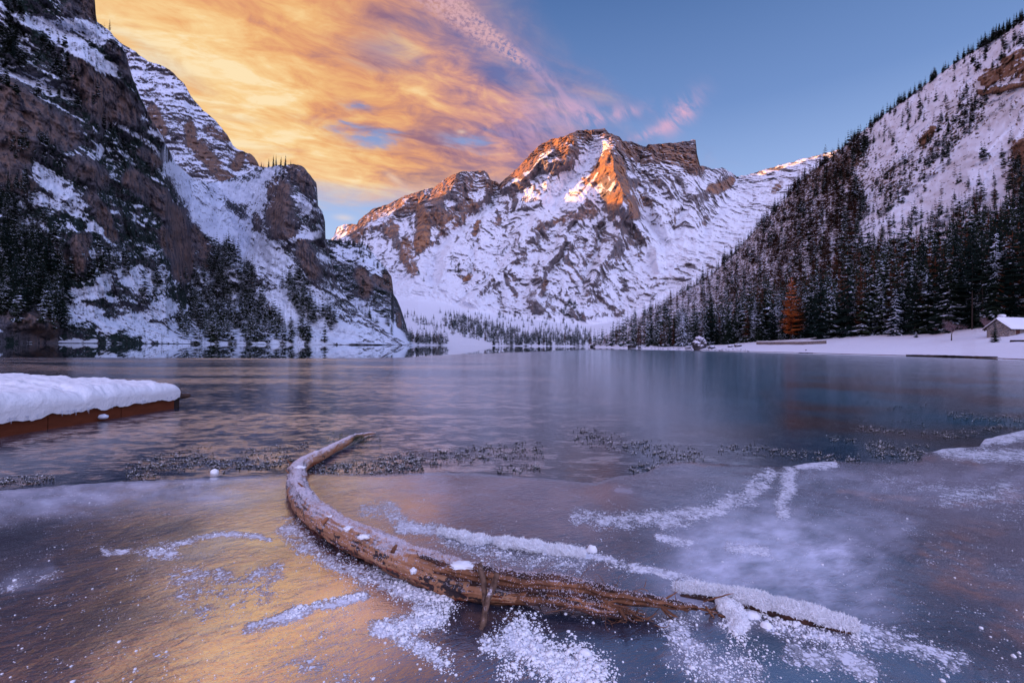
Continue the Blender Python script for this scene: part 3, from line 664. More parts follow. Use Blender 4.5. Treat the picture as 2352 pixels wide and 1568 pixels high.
# ------------------------------------------------------------------ the right-hand slope and the snowy beach
def build_right():
    xs = np.concatenate([np.linspace(1352, 2360, 500), np.linspace(2363, 3000, 60)])
    crest = [(1352, 792), (1358, 789), (1374, 780), (1427, 752), (1480, 722), (1533, 692), (1586, 660), (1639, 626), (1692, 574), (1745, 518), (1799, 462), (1852, 402), (1905, 364), (1958, 320), (2011, 278), (2064, 238), (2117, 200),
             (2170, 160), (2223, 124), (2276, 94), (2314, 70), (2352, 44), (3000, -330)]
    shore = [(1352, 796.6), (1440, 800), (1560, 802.4), (1600, 803), (1640, 804.6), (1700, 806.5), (1837, 810), (1969, 813.7), (2078, 816.5), (2209, 819.5), (2352, 825.7), (2500, 836), (3000, 870)]
    line = [(1352, 794.5), (1440, 796.5), (1560, 797.5), (1640, 795), (1700, 789), (1780, 782), (1837, 778.5), (1969, 772.5), (2078, 769), (2144, 767), (2200, 760), (2242, 755), (2352, 748), (3000, 700)]
    Dcr = [(1352, 760), (1480, 800), (1640, 800), (1852, 690), (2064, 560), (2352, 430), (3000, 330)]
    Dln = [(1352, 640), (1440, 345), (1560, 262), (1640, 225), (1700, 215), (1837, 190), (1969, 165), (2078, 150), (2242, 128), (2352, 118), (3000, 85)]
    rows_b, rows_s = 60, 250
    def shore_depth(x):
        y = interp(x, shore); r = ray(x, y); return (-EYE[2]) / r[..., 2]
    def depth(X, Y, T):
        ys, yl, yc = interp(X, shore), interp(X, line), interp(X, crest)
        d0 = shore_depth(X); d1 = interp(X, Dln); d2 = interp(X, Dcr)
        tb = np.clip((ys - Y) / np.maximum(ys - yl, 0.3), 0, 1); ts = np.clip((yl - Y) / np.maximum(yl - yc, 0.3), 0, 1)
        return np.where(Y > yl, d0 + (d1 - d0) * tb ** 1.0, d1 + (d2 - d1) * ts ** 0.85)
    s = Sheet('r', xs, 10, shore, crest, depth)
    # rows concentrated on the beach, then up the slope
    tb = np.linspace(0, 1, rows_b, endpoint=False); tsl = np.linspace(0, 1, rows_s)
    ys, yl, yc = interp(xs, shore), interp(xs, line), interp(xs, crest)
    yl = np.minimum(yl, ys - 0.6); yc = np.minimum(yc, yl - 0.8)
    Y = np.concatenate([ys + (yl - ys) * tb[:, None], yl + (yc - yl) * tsl[:, None]], 0)
    X = np.broadcast_to(xs, Y.shape); s.X, s.Y = X.copy(), Y
    s.D = depth(X, Y, None); s.P = at_depth(X, Y, s.D); s.ys, s.yl, s.yc2 = ys, yl, yc
    slope = np.concatenate([np.zeros(rows_b), np.linspace(0, 1, rows_s)])[:, None] * np.ones_like(X)
    q = s.P
    up = sstep(slope, 0.0, 0.12)
    beach = sstep(np.concatenate([tb, np.ones(rows_s)])[:, None] * np.ones_like(X), 0.05, 0.5)
    wx = X + 16 * fbm(np.stack([X / 34, Y / 34, 0 * X], -1), 4); wy = Y + 12 * fbm(np.stack([X / 34, Y / 34, 0 * X + 9], -1), 4)
    cliffs = strokes(wx, wy, [([(2352, 150), (2300, 165), (2262, 185)], 17, 1.0), ([(2352, 120), (2310, 140)], 10, 1.0), ([(2360, 190), (2300, 205), (2250, 212)], 7, 1.0), ([(2370, 420), (2335, 400), (2350, 340)], 22, 1.0), ([(2140, 296), (2122, 322)], 10, 1.0), ([(2380, 170), (2500, 140)], 40, 1.0)])
    s.push(up * (-16 * fbm(q / 70, 5, 0.5, ridged=True) - 3.5 * fbm(q / 16, 4, 0.55, ridged=True)) - 9 * cliffs * (0.6 + fbm(q / 12, 3)))
    s.P[..., 2] += 0.35 * beach * (1 - up) * fbm(q / np.array([14, 14, 8]), 4) + 0.10 * beach * (1 - up) * fbm(q / 2.5, 3)
    n = grid_normals(s.P); nzs = n[..., 2]; nzs = (nzs - nzs.mean()) / nzs.std()
    speck = fbm(q / np.array([3.2, 3.2, 3.2]), 3, 0.6)
    forest = in_poly(X, Y, FOREST) * 1.0
    dense = strokes(X, Y, [([(1400, 770), (1700, 620), (1850, 480), (1960, 420)], 90, 1.0)])
    snow = 1.0 + 0.05 * nzs - up * (0.62 * sstep(speck, -0.05, 0.40)) - 0.85 * cliffs * (0.75 + 0.7 * fbm(q / np.array([14, 14, 3.5]), 3)) - 0.26 * up * dense - 0.12 * up * forest
    scrub = strokes(X, Y, [([(2060, 420), (2150, 330), (2230, 260)], 36, 0.35), ([(1880, 400), (1960, 350)], 40, 0.25)])
    snow = snow - scrub * (0.6 + speck) * up
    wet = sstep(s.P[..., 2], 0.16, 0.02) * sstep(X, 1450, 1700)
    snow = snow - wet * 0.9
    mat = terrain_mat('slope_snow_and_scrub', 0.9, 0.16, (0.24, 0.12, 0.07), (0.10, 0.07, 0.06), (0.04, 0.03, 0.03), snow=(0.82, 0.80, 0.88), veg=(0.03, 0.02, 0.016), amp=0.6, brk=0.45, crisp=0.10, bump=0.4)
    P = s.P; h = np.maximum(P[-1, :, 2], 1); out = P[-1, :, :2] / np.linalg.norm(P[-1, :, :2], axis=1, keepdims=True)
    rows = [np.concatenate([P[-1, :, :2] + out * (h * k * 0.25)[:, None], (P[-1, :, 2] * (1 - k / 6) - k)[:, None]], 1) for k in range(1, 7)]
    P2 = np.concatenate([P, np.stack(rows)], 0)
    pad = lambda v: np.concatenate([v, np.repeat(v[-1:], 6, 0)], 0).ravel()
    me = mesh('hill', P2.reshape(-1, 3), grid_faces(*P2.shape[:2])[:, ::-1], {'snow': pad(snow), 'hue': pad(0.4 + 0.4 * cliffs + 0 * snow), 'veg': pad(0.35 - 0.5 * cliffs + 0 * snow)})
    s.obj = obj('hill', me, mat)
    tag(s.obj, 'steep snowy hillside and white beach along the right shore', 'hillside', kind='structure')
    tt = np.linspace(0, 1, 400)
    def at(px, py):
        """point of the ground seen at px,py (before relief hides it)"""
        px = np.asarray(px, float); py = np.asarray(py, float)
        fx = np.interp(px, xs, np.arange(len(xs))); i = np.clip(fx.astype(int), 0, len(xs) - 2); u = fx - i
        ysx, ylx, ycx = [a[i] * (1 - u) + a[i + 1] * u for a in (ys, yl, yc)]
        r1 = np.clip((ysx - py) / (ysx - ylx), 0, 1) * rows_b; r2 = np.clip((ylx - py) / (ylx - ycx), 0, 1) * (rows_s - 1)
        rr = np.where(py > ylx, r1, rows_b + r2); j = np.clip(rr.astype(int), 0, rows_b + rows_s - 2); v = rr - j
        u = u[..., None]; v = v[..., None]
        return (s.P[j, i] * (1 - u) + s.P[j, i + 1] * u) * (1 - v) + (s.P[j + 1, i] * (1 - u) + s.P[j + 1, i + 1] * u) * v
    s.at = at
    s.crest_y = lambda px: np.interp(px, xs, yc); s.line_y = lambda px: np.interp(px, xs, yl); s.shore_y = lambda px: np.interp(px, xs, ys)
    return s
FOREST = [(1355, 795), (1400, 760), (1600, 640), (1750, 505), (1850, 395), (1960, 320), (2000, 330), (1960, 400), (1990, 480), (1960, 560), (2050, 600), (2200, 590), (2352, 560), (2352, 745), (1990, 772), (1700, 790)]
RIGHT = build_right()
# ------------------------------------------------------------------ lake: open water, thin ice, thick shore ice
def water_mat():
    mt, nt, b = new_mat('open_water')
    p = nt.pos()
    n = nt.noise(nt.vscale(p, 0.25, 1.0, 1), 0.5, 3, 0.5)
    principled(nt, b, (0.004, 0.018, 0.026), 0.012, 0.8, nt.bump(n, 0.03, 0.01), IOR=1.33)
    return mt
def thin_ice_mat():
    mt, nt, b = new_mat('thin_lake_ice')
    p = nt.pos(); x, y, z = nt.sep(p)
    band = nt.noise(nt.vscale(p, 0.10, 0.42, 1), 0.55, 5, 0.6, 0.6)
    streak = nt.noise(nt.vscale(p, 0.8, 1.5, 1), 3.0, 5, 0.62, 0.5)
    fine = nt.noise(nt.vscale(p, 1.0, 2.6, 1), 7.0, 4, 0.6, 0.4)
    mass = nt.noise(p, 0.25, 4, 0.55)
    zone = nt.ss(nt.add(x, nt.mul(y, -0.02), nt.mul(nt.sub(mass, 0.5), 10)), 5.0, -4.0)
    frost = nt.mul(nt.ss(nt.add(nt.mul(band, 0.60), nt.mul(streak, 0.45), nt.mul(fine, 0.22)), 0.54, 0.76), nt.add(0.16, nt.mul(zone, 0.84)))
    teal = nt.ss(nt.add(x, nt.mul(y, -0.05), nt.mul(nt.sub(mass, 0.5), 14)), -2.0, 10.0)
    deep = nt.mix(teal, (0.008, 0.018, 0.040), (0.003, 0.105, 0.165))
    bed = nt.mix(nt.noise(nt.vscale(p, 0.7, 1.6, 1), 0.9, 4, 0.6), (0.030, 0.016, 0.014), (0.075, 0.038, 0.026))
    col = nt.mix(nt.mul(nt.attr('bed'), nt.ss(mass, 0.35, 0.6)), deep, bed)
    col = nt.mix(nt.mul(frost, 0.16), col, (0.55, 0.56, 0.66))
    rough = nt.add(0.10, nt.mul(mass, 0.05), nt.mul(frost, 0.03))
    h = nt.add(nt.mul(streak, 0.35), nt.mul(fine, 0.50))
    nrm = nt.bump(h, nt.add(0.035, nt.mul(frost, 0.95)), 0.06)
    principled(nt, b, col, rough, 0.6, nt.bump(h, 0.16, 0.05), IOR=1.36)
    gl = nt.node('ShaderNodeBsdfGlossy'); nt.put(gl.inputs['Color'], (1.0, 0.97, 0.94)); nt.put(gl.inputs['Roughness'], 0.26); nt.put(gl.inputs['Normal'], nrm)
    glint = nt.ss(nt.add(nt.mul(frost, 0.34), nt.noise(nt.vscale(p, 0.8, 1.0, 1), 2.4, 4, 0.65, 0.5), nt.mul(nt.sub(streak, 0.5), 0.4), nt.mul(nt.sub(fine, 0.5), 0.7)), 0.60, 0.74)
    mx = nt.node('ShaderNodeMixShader'); nt.put(mx.inputs[0], nt.mul(glint, nt.add(0.06, nt.mul(frost, 0.80))))
    out = [n for n in nt.n if n.type == 'OUTPUT_MATERIAL'][0]
    nt.l.new(b.outputs[0], mx.inputs[1]); nt.l.new(gl.outputs[0], mx.inputs[2]); nt.l.new(mx.outputs[0], out.inputs[0])
    return mt
def shore_ice_mat():
    mt, nt, b = new_mat('shore_ice')
    p = nt.pos()
    sp1 = nt.noise(p, 26, 4, 0.62); sp2 = nt.noise(p, 85, 3, 0.6); sp3 = nt.noise(p, 9, 4, 0.6, 0.5)
    mass = nt.noise(nt.vscale(p, 0.7, 1.2, 1), 1.3, 5, 0.6, 0.6)
    fr = nt.attr('frost'); milk = nt.attr('milk'); weed = nt.attr('weed'); dark = nt.attr('dark')
    grain = nt.noise(nt.vscale(p, 1.0, 1.5, 1), 60, 3, 0.6)
    clear = nt.mix(mass, (0.010, 0.010, 0.020), (0.050, 0.046, 0.078))
    clear = nt.mix(nt.mul(dark, 0.85), clear, (0.018, 0.026, 0.042))
    wn = nt.noise(p, 5.5, 6, 0.66, 0.9)
    clear = nt.mix(nt.mul(weed, nt.ss(wn, 0.40, 0.62)), clear, (0.20, 0.075, 0.035))
    milky = nt.mix(nt.mul(milk, nt.add(0.62, nt.mul(mass, 0.6))), clear, (0.74, 0.75, 0.92))
    # frost grows as flakes that join up where it is thick
    v1 = nt.voro(nt.vm('ADD', p, nt.vscale(nt.noise(p, 30, 2, .5, col=True), .03, .03, 0)), 22.0); v2 = nt.voro(nt.vm('ADD', p, (3, 1, 0)), 55.0); v3 = nt.voro(nt.vm('ADD', p, (5, 7, 0)), 120.0)
    lv = nt.add(nt.mul(fr, 1.0), nt.mul(nt.sub(sp3, 0.5), 0.75), nt.mul(nt.sub(sp1, 0.5), 0.5))
    m1 = nt.ss(nt.sub(nt.sub(lv, 0.20), v1), 0.0, 0.08); m2 = nt.ss(nt.sub(nt.sub(lv, 0.10), v2), 0.0, 0.10); m3 = nt.ss(nt.sub(nt.sub(lv, 0.16), v3), 0.0, 0.12)
    fmask = nt.m('MAXIMUM', m1, nt.m('MAXIMUM', m2, nt.mul(m3, 0.8)))
    fmask = nt.m('MAXIMUM', fmask, nt.mul(nt.ss(nt.add(lv, nt.mul(nt.sub(sp2, 0.5), 0.3)), 0.38, 0.80), 0.7))
    col = nt.mix(fmask, milky, (0.78, 0.79, 0.88))
    rough = nt.mix(fmask, nt.add(0.08, nt.mul(mass, 0.14)), 0.85)
    h = nt.add(nt.mul(grain, 0.20), nt.mul(sp1, 0.15), nt.mul(fmask, 1.1))
    rr = nt.node('ShaderNodeVectorRotate', rotation_type='Z_AXIS'); nt.put(rr.inputs['Vector'], p); rr.inputs['Angle'].default_value = R(-28)
    ripple = nt.noise(nt.vscale(rr.outputs[0], 0.65, 1.35, 1), 17, 4, 0.62, 0.6)
    h = nt.add(h, nt.mul(ripple, nt.ss(nt.noise(p, 1.7, 3, .6), 0.36, 0.62, 0.18, 1.0)))
    spec = nt.mix(fmask, 1.0, 0.1)
    nrm = nt.bump(h, 0.7, 0.011)
    principled(nt, b, col, rough, 0.5, nrm, IOR=1.5)
    gl = nt.node('ShaderNodeBsdfGlossy'); nt.put(gl.inputs['Color'], (0.95, 0.95, 1.0)); nt.put(gl.inputs['Roughness'], rough); nt.put(gl.inputs['Normal'], nrm)
    mx = nt.node('ShaderNodeMixShader'); nt.put(mx.inputs[0], nt.mul(nt.sub(1.0, fmask), nt.sub(nt.add(0.10, nt.mul(mass, 0.42), nt.mul(nt.attr('polish'), 0.64)), nt.add(nt.mul(milk, 0.30), nt.mul(dark, 0.22)))))
    out = [n for n in nt.n if n.type == 'OUTPUT_MATERIAL'][0]
    nt.l.new(b.outputs[0], mx.inputs[1]); nt.l.new(gl.outputs[0], mx.inputs[2]); nt.l.new(mx.outputs[0], out.inputs[0])
    return mt

def build_lake():
    wm = water_mat()
    V = np.array([(-1500, -60, 0), (1500, -60, 0), (1500, 1000, 0), (-1500, 1000, 0)], float)
    o = obj('lake_water', mesh('lake_water', V, np.array([[0, 1, 2, 3]])), wm); tag(o, 'dark mirror-smooth open water along the far shore', 'lake', kind='structure')
    # thin ice
    far = [(-900, 816), (0, 820.5), (300, 821.5), (600, 822.5), (780, 822.5), (930, 821), (1000, 816), (1100, 812), (1250, 806.5), (1330, 803.5), (1420, 802.5), (1500, 803.6), (1640, 806.5), (1837, 812), (2078, 818.5), (2352, 828), (3300, 880)]
    xs = np.linspace(-900, 3300, 360); yf = interp(xs, far) + 0.7 * fbm(np.stack([xs / 40, 0 * xs, 0 * xs], -1), 4)
    rows = 200; t = np.linspace(0, 1, rows) ** 1.6
    Y = yf + (1250 - yf) * t[:, None]; X = np.broadcast_to(xs, Y.shape)
    P = on_plane(X, Y, 0.0); P[..., 2] = 0.006
    bed = strokes(X, Y, [([(1900, 960), (2100, 980), (2352, 900), (2500, 920)], 120, 0.95), ([(1560, 1030), (1900, 1030)], 50, 0.75), ([(1330, 1060), (1400, 1080)], 50, 0.5), ([(1760, 905), (1850, 910)], 14, 0.7), ([(1100, 1060), (1300, 1050)], 40, 0.4), ([(0, 990), (250, 975)], 30, 0.5)])
    o = obj('lake_ice', mesh('lake_ice', P.reshape(-1, 3), grid_faces(rows, len(xs))[:, ::-1], {'bed': bed.ravel()}), thin_ice_mat())
    tag(o, 'thin dark lake ice with glittering frost streaks across the middle of the lake', 'ice', kind='structure')
    # thick ice by the near shore
    xs = np.concatenate([np.linspace(-1500, -60, 40), np.linspace(-50, 2400, 520), np.linspace(2412, 3800, 40)])
    ed = interp(xs, EDGE) + 3.5 * fbm(np.stack([xs / 26, 0 * xs, 0 * xs + 3], -1), 5, 0.6)
    yy = np.concatenate([np.linspace(0, 1, 240) ** 1.25])
    Y = ed + (1620 - ed) * yy[:, None]; X = np.broadcast_to(xs, Y.shape)
    P = on_plane(X, Y, 0.0)
    lip = np.clip((Y - ed) / 10, 0, 1) ** 0.5
    P[..., 2] = 0.004 + 0.024 * lip + 0.004 * fbm(P / 0.5, 3) * lip
    WX = X + 30 * fbm(np.stack([X / 90, Y / 50, 0 * X], -1), 4); WY = Y + 16 * fbm(np.stack([X / 90, Y / 50, 0 * X + 7], -1), 4)
    frost = 0.22 + 1.15 * strokes(WX, WY, FROST, 0.8) + 0.12 * fbm(P / 0.6, 4)
    frost = np.maximum(frost, 0.45 * np.clip(1 - (Y - ed) / 9, 0, 1) * sstep(X, 1150, 1350))
    WX2 = X + 70 * fbm(np.stack([X / 130, Y / 60, 0 * X + 4], -1), 5, .6); WY2 = Y + 34 * fbm(np.stack([X / 130, Y / 60, 0 * X + 8], -1), 5, .6)
    milk = strokes(WX2, WY2, MILK, 0.9) * np.clip(.75 + .9 * fbm(np.stack([X / 70, Y / 30, 0 * X + 2], -1), 5, .6), .1, 1.15); weed = strokes(WX, WY, WEED, 0.7); dark = strokes(WX, WY, DARK, 0.8); polish = strokes(WX, WY, POLISH, 0.95)
    tail = on_plane(xs, np.full(xs.shape, 1620.0), 0.0); rows_extra = []
    for k in range(1, 9):
        q = tail.copy(); q[:, 1] -= (tail[:, 1] + 25) * (k / 8) ** 1.5; q[:, 0] *= 1 + 2.0 * k / 8; q[:, 2] = 0.028; rows_extra.append(q)
    P2 = np.concatenate([P, np.stack(rows_extra)], 0)
    pad = lambda v: np.concatenate([v, np.repeat(v[-1:], 8, 0)], 0).ravel()
    o = obj('shore_ice', mesh('shore_ice', P2.reshape(-1, 3), grid_faces(*P2.shape[:2])[:, ::-1], {'frost': pad(frost), 'milk': pad(milk), 'weed': pad(weed), 'dark': pad(dark), 'polish': pad(polish)}), shore_ice_mat())
    tag(o, 'thick frosted grey ice sheet covering the near end of the lake', 'ice', kind='structure')
EDGE = [(-1500, 1190), (-100, 1134), (0, 1128), (100, 1119), (200, 1112), (300, 1106), (420, 1101), (600, 1093), (700, 1086), (850, 1090), (1000, 1086), (1100, 1088), (1250, 1099), (1321, 1107), (1366, 1111), (1411, 1096), (1483, 1087), (1510, 1069), (1573, 1060), (1663, 1066), (1771, 1071), (1817, 1072), (1853, 1064),
        (1907, 1060), (2042, 1064), (2114, 1058), (2120, 1042), (2177, 1030), (2249, 1026), (2262, 1008), (2352, 988), (2500, 970), (3800, 900)]
Z6 = lambda l: conv(l, 1320.7, 861.3, 0.4508)
Z5 = lambda l: conv(l, 574.2, 947.5, 0.3958)
Z8 = lambda l: conv(l, 0, 1033.6, 0.3418)
FROST = (Z6([([(1130, 470), (1080, 540), (1060, 640), (1050, 720)], 40, 0.33), ([(1000, 500), (950, 560), (850, 640), (700, 700), (500, 750), (250, 760), (0, 740)], 44, 0.30), ([(1150, 470), (1300, 460)], 26, 0.4), ([(1900, 400), (2288, 420)], 50, 0.28), ([(1860, 380), (2288, 300)], 34, 0.34), ([(450, 850), (560, 880)], 24, 0.34),
             ([(790, 900), (960, 910)], 34, 0.36), ([(1600, 560), (2288, 700)], 60, 0.12), ([(1900, 640), (2200, 600)], 50, 0.22), ([(1480, 1330), (1700, 1400), (1950, 1500)], 60, 0.30), ([(1100, 1440), (1300, 1480), (1500, 1540)], 60, 0.28), ([(500, 1300), (600, 1420), (700, 1540), (900, 1568)], 90, 0.26), ([(1000, 1300), (1300, 1360)], 50, 0.30), ([(0, 1500), (100, 1550)], 60, 0.4), ([(0, 900), (200, 980), (400, 1010), (640, 1090)], 24, 0.38), ([(880, 660), (640, 600)], 60, 0.14)]) +
         Z5([([(220, 690), (330, 790), (420, 850), (560, 930), (700, 980), (900, 1040)], 60, 0.30), ([(900, 1030), (1000, 1080), (1100, 1100)], 70, 0.44), ([(1000, 1180), (1080, 1220), (900, 1280), (760, 1290)], 60, 0.42), ([(880, 1350), (1000, 1400), (1100, 1480)], 50, 0.3), ([(1550, 1330), (1650, 1430), (1800, 1520), (1950, 1560)], 90, 0.46), ([(1400, 1380), (1500, 1420)], 60, 0.3), ([(650, 1090), (500, 1110), (380, 1150), (240, 1190), (100, 1230), (0, 1280)], 26, 0.36), ([(880, 690), (1000, 700), (1150, 720)], 40, 0.34), ([(660, 580), (800, 580), (860, 640)], 40, 0.26), ([(1150, 760), (1500, 860), (1900, 880)], 70, 0.22)]) +
         Z8([([(680, 720), (1000, 720), (1250, 640), (1480, 580), (1700, 590), (1820, 620)], 24, 0.30), ([(950, 720), (1150, 700)], 50, 0.3), ([(1200, 880), (1450, 870), (1600, 900), (1900, 850)], 60, 0.24), ([(1250, 980), (1500, 1010), (1800, 950)], 90, 0.16), ([(1350, 1150), (1450, 1090)], 50, 0.22), ([(0, 970), (250, 900), (420, 850)], 30, 0.16), ([(1650, 1260), (1900, 1180), (2060, 1110)], 34, 0.32), ([(1950, 1480), (2350, 1560)], 90, 0.12)]))
MILK = Z6([([(700, 980), (960, 900), (1250, 980)], 230, 1.0), ([(1150, 560), (1500, 580), (2288, 520)], 60, 0.4), ([(600, 1450), (800, 1540)], 90, .4), ([(1250, 780), (1400, 760), (1600, 800)], 120, 0.5), ([(1300, 1100), (1450, 1180)], 170, 0.55), ([(1200, 520), (1500, 540), (1700, 570)], 50, 0.45), ([(200, 600), (280, 600)], 22, 0.4)]) + \
       [([(0, 1150), (300, 1128), (600, 1116)], 44, 0.8), ([(850, 1110), (1000, 1120)], 24, 0.35), ([(0, 1350), (120, 1320)], 20, 0.3), ([(1900, 1130), (2352, 1120)], 60, 0.35)]
WEED = Z6([([(1820, 940), (1900, 900), (2000, 990)], 90, 0.9), ([(1880, 1060), (2100, 1120), (2288, 1180)], 70, 0.85), ([(1990, 800), (2150, 790)], 60, 0.6), ([(2150, 1330), (2288, 1350)], 60, 0.6), ([(2200, 1220), (2288, 1260)], 50, 0.7), ([(1340, 610), (1600, 630), (1900, 670), (2288, 660)], 14, 1.0), ([(400, 480), (560, 448), (760, 468)], 8, 1.0), ([(1760, 440), (1900, 430), (2060, 480)], 24, 0.8), ([(2150, 640), (2288, 600)], 40, 0.8)])
DARK = Z6([([(200, 820), (520, 840)], 120, 0.5), ([(900, 700), (1100, 640), (1400, 660)], 50, 0.55), ([(1400, 860), (1600, 880), (1700, 920)], 70, 0.6), ([(1000, 1330), (1250, 1400), (900, 1400)], 90, 0.8), ([(1900, 1200), (2200, 1450)], 160, 0.6), ([(0, 1250), (400, 1280)], 70, 0.6)]) + \
       Z5([([(230, 560), (330, 720), (480, 800)], 50, 0.9), ([(1100, 1100), (1500, 1180), (2000, 1240)], 90, 0.7)]) + [([(0, 1250), (250, 1230), (420, 1220)], 40, 0.6), ([(0, 1420), (200, 1450)], 110, 0.5)]
POLISH = [([(560, 1130), (640, 1180), (560, 1250)], 110, 0.8), ([(420, 1330), (600, 1290)], 90, 0.6), ([(520, 1560), (640, 1430), (800, 1400)], 150, 1.0), ([(800, 1120), (950, 1160)], 70, 0.6), ([(300, 1180), (450, 1170)], 50, 0.45), ([(250, 1540), (450, 1460)], 60, 0.5)]
build_lake()
# ------------------------------------------------------------------ conifers
def lump(seed, rx, ry, rz, rough=0.3, freq=1.2, sub=3, flat=0.0):
    bm = bmesh.new(); bmesh.ops.create_icosphere(bm, subdivisions=sub, radius=1.0)
    V = np.array([v.co[:] for v in bm.verts]); F = np.array([[v.index for v in f.verts] for f in bm.faces]); bm.free()
    V = V * (1 + rough * fbm(V * freq + seed * 7.7, 4, 0.55)[:, None])
    V *= np.array([rx, ry, rz])
    if flat: V[:, 2] = np.where(V[:, 2] < 0, V[:, 2] * flat, V[:, 2])
    return V, F
def needle_mat(name, c1, c2, snow_amt, sc=(0.72, 0.76, 0.90)):
    mt, nt, b = new_mat(name)
    g = nt.geo(); nz = nt.sep(g['Normal'])[2]
    oi = nt.node('ShaderNodeObjectInfo').outputs['Random']
    tone = nt.add(nt.attr('tone'), nt.mul(oi, 0.6))
    n = nt.noise(g['Position'], 0.9, 3, 0.6); n2 = nt.noise(g['Position'], 0.22, 2, 0.5)
    col = nt.mix(nt.ss(nt.add(tone, nt.mul(nt.sub(n, 0.5), 0.8)), 0.1, 0.9), c1, c2)
    s = nt.add(nt.mul(nt.attr('ridge'), 0.55), nt.mul(nt.sub(n, 0.5), 1.5), nt.mul(nt.sub(n2, 0.5), 0.9), nt.mul(nz, 0.25), nt.mul(nt.sub(oi, 0.5), 0.30), snow_amt)
    col = nt.mix(nt.ss(s, 0.62, 0.80), col, sc)
    principled(nt, b, col, 0.9, 0.05)
    return mt
def bark_mat(name, col):
    mt, nt, b = new_mat(name)
    n = nt.noise(nt.vscale(nt.pos(), 1, 1, .25), 3.0, 4, .6)
    principled(nt, b, nt.mix(n, tuple(c * .6 for c in col), tuple(c * 1.5 for c in col)), .95, .05)
    return mt
SPRUCE_M = needle_mat('spruce_needles', (0.006, 0.013, 0.011), (0.020, 0.028, 0.016), -0.12)
LARCH_M = needle_mat('larch_twigs', (0.135, 0.044, 0.020), (0.050, 0.024, 0.014), -0.46)
ORANGE_M = needle_mat('orange_larch_needles', (0.40, 0.10, 0.026), (0.22, 0.07, 0.024), -0.42)
SNOWY_M = needle_mat('snow_laden_needles', (0.006, 0.013, 0.011), (0.016, 0.024, 0.016), 0.16)
BARK_M = bark_mat('spruce_bark', (0.045, 0.032, 0.028))

def conifer(seed, whorls=20, nb=9, r=0.15, z0=0.06, droop=0.55, up=0.25, w=0.24, st=4, p=0.85, tent=0.55, gap=0.0, zj=0.02):
    g = np.random.default_rng(seed); V = []; F = []; A = []
    for i in range(whorls):
        f = (i + g.uniform(-.3, .3)) / whorls
        z = z0 + (0.985 - z0) * max(f, 0)
        Lm = r * (1 - f) ** p * (0.55 + 0.45 * min(1, f * 6 + 0.3)) + 0.006
        n = max(4, int(nb * (0.55 + 0.45 * (1 - f))))
        a0 = g.uniform(0, 6.28)
        for k in range(n):
            if g.random() < gap: continue
            a = a0 + 6.283 * k / n + g.uniform(-.35, .35)
            L = Lm * g.uniform(0.62, 1.18); zb = z + g.uniform(-zj, zj)
            dr = droop * g.uniform(.7, 1.3); dx, dy = math.cos(a), math.sin(a)
            o = len(V)
            for j in range(st):
                s = 0.06 + 0.94 * j / (st - 1)
                hw = w * L * math.sin(math.pi * min(1, 0.18 + 0.80 * s)) * (1.0 if j % 2 else 0.62) * g.uniform(.7, 1.3)
                rad = L * s; zz = zb - dr * L * s + up * L * s * s
                V.append((dx * rad, dy * rad, zz)); A.append(1.0)
                bx = rad - 0.10 * L
                for sg in (-1, 1):
                    V.append((dx * bx - dy * hw * sg, dy * bx + dx * hw * sg, zz - tent * hw - 0.01 * g.random())); A.append(0.0)
            for j in range(st - 1):
                q = o + 3 * j
                F += [(q, q + 3, q + 4), (q, q + 4, q + 1), (q, q + 2, q + 5), (q, q + 5, q + 3)]
    o = len(V); V += [(0.006, 0, 0.9), (-.003, .005, 0.9), (-.003, -.005, .9), (0, 0, 1.0)]; A += [0.3] * 4
    F += [(o, o + 1, o + 3), (o + 1, o + 2, o + 3), (o + 2, o, o + 3)]
    return np.array(V, float), np.array(F, np.int32), np.array(A, float)
def trunk_arr(r=0.011, top=0.95, n=6, seg=4):
    V = []; 
    for k in range(seg + 1):
        f = k / seg
        for i in range(n):
            a = 6.283 * i / n; rr = r * (1.25 if k == 0 else 1) * (1 - f * 0.9)
            V.append((rr * math.cos(a), rr * math.sin(a), top * f - (0.02 if k == 0 else 0)))
    return np.array(V), grid_faces(seg + 1, n, True)

def tree_proto(kind, arr, mat, trunk_r=0.011):
    V, F, A = arr
    cm = mesh('crown', V, F, {'ridge': A, 'tone': 0 * A}, smooth=False); cm.materials.append(mat)
    tv, tf = trunk_arr(trunk_r); tm = mesh('trunk', tv, tf); tm.materials.append(BARK_M)
    return cm, tm
PROTO = {
    'spruce': [tree_proto('spruce', conifer(20 + k, 24, 10, r, z0, d, .22, .22), SPRUCE_M) for k, (r, z0, d) in enumerate([(.15, .05, .55), (.17, .04, .7), (.13, .07, .5), (.155, .03, .62)])],
    'snowy': [tree_proto('spruce', conifer(40 + k, 22, 10, r, .03, .7, .2, .26), SNOWY_M) for k, r in enumerate([.19, .17])],
    'open': [tree_proto('spruce', conifer(50, 15, 7, .24, .04, .85, .55, .15, st=6, p=.7, gap=.1), SPRUCE_M)],
    'larch': [tree_proto('larch', conifer(60 + k, 24, 7, r, .12, .15, .3, .17, gap=.15, tent=.3, p=.7), LARCH_M, .009) for k, r in enumerate([.13, .15, .11])],
    'orange': [tree_proto('larch', conifer(70, 26, 9, .185, .10, .1, .15, .15, gap=.18, tent=.35, p=.6, zj=.03), ORANGE_M)],
    'pine': [tree_proto('pine', conifer(80 + k, 15, 7, .12, .50, .4, .2, .24, gap=.15), SPRUCE_M, .008) for k in range(2)],
}
SMALL = {'spruce': [conifer(200 + k, 10, 5, .15 + .01 * k, .05, .6, .2, .40, st=3) for k in range(4)],
         'larch': [conifer(220 + k, 10, 5, .135, .10, .2, .3, .26, st=3, gap=.1, p=.7) for k in range(3)]}

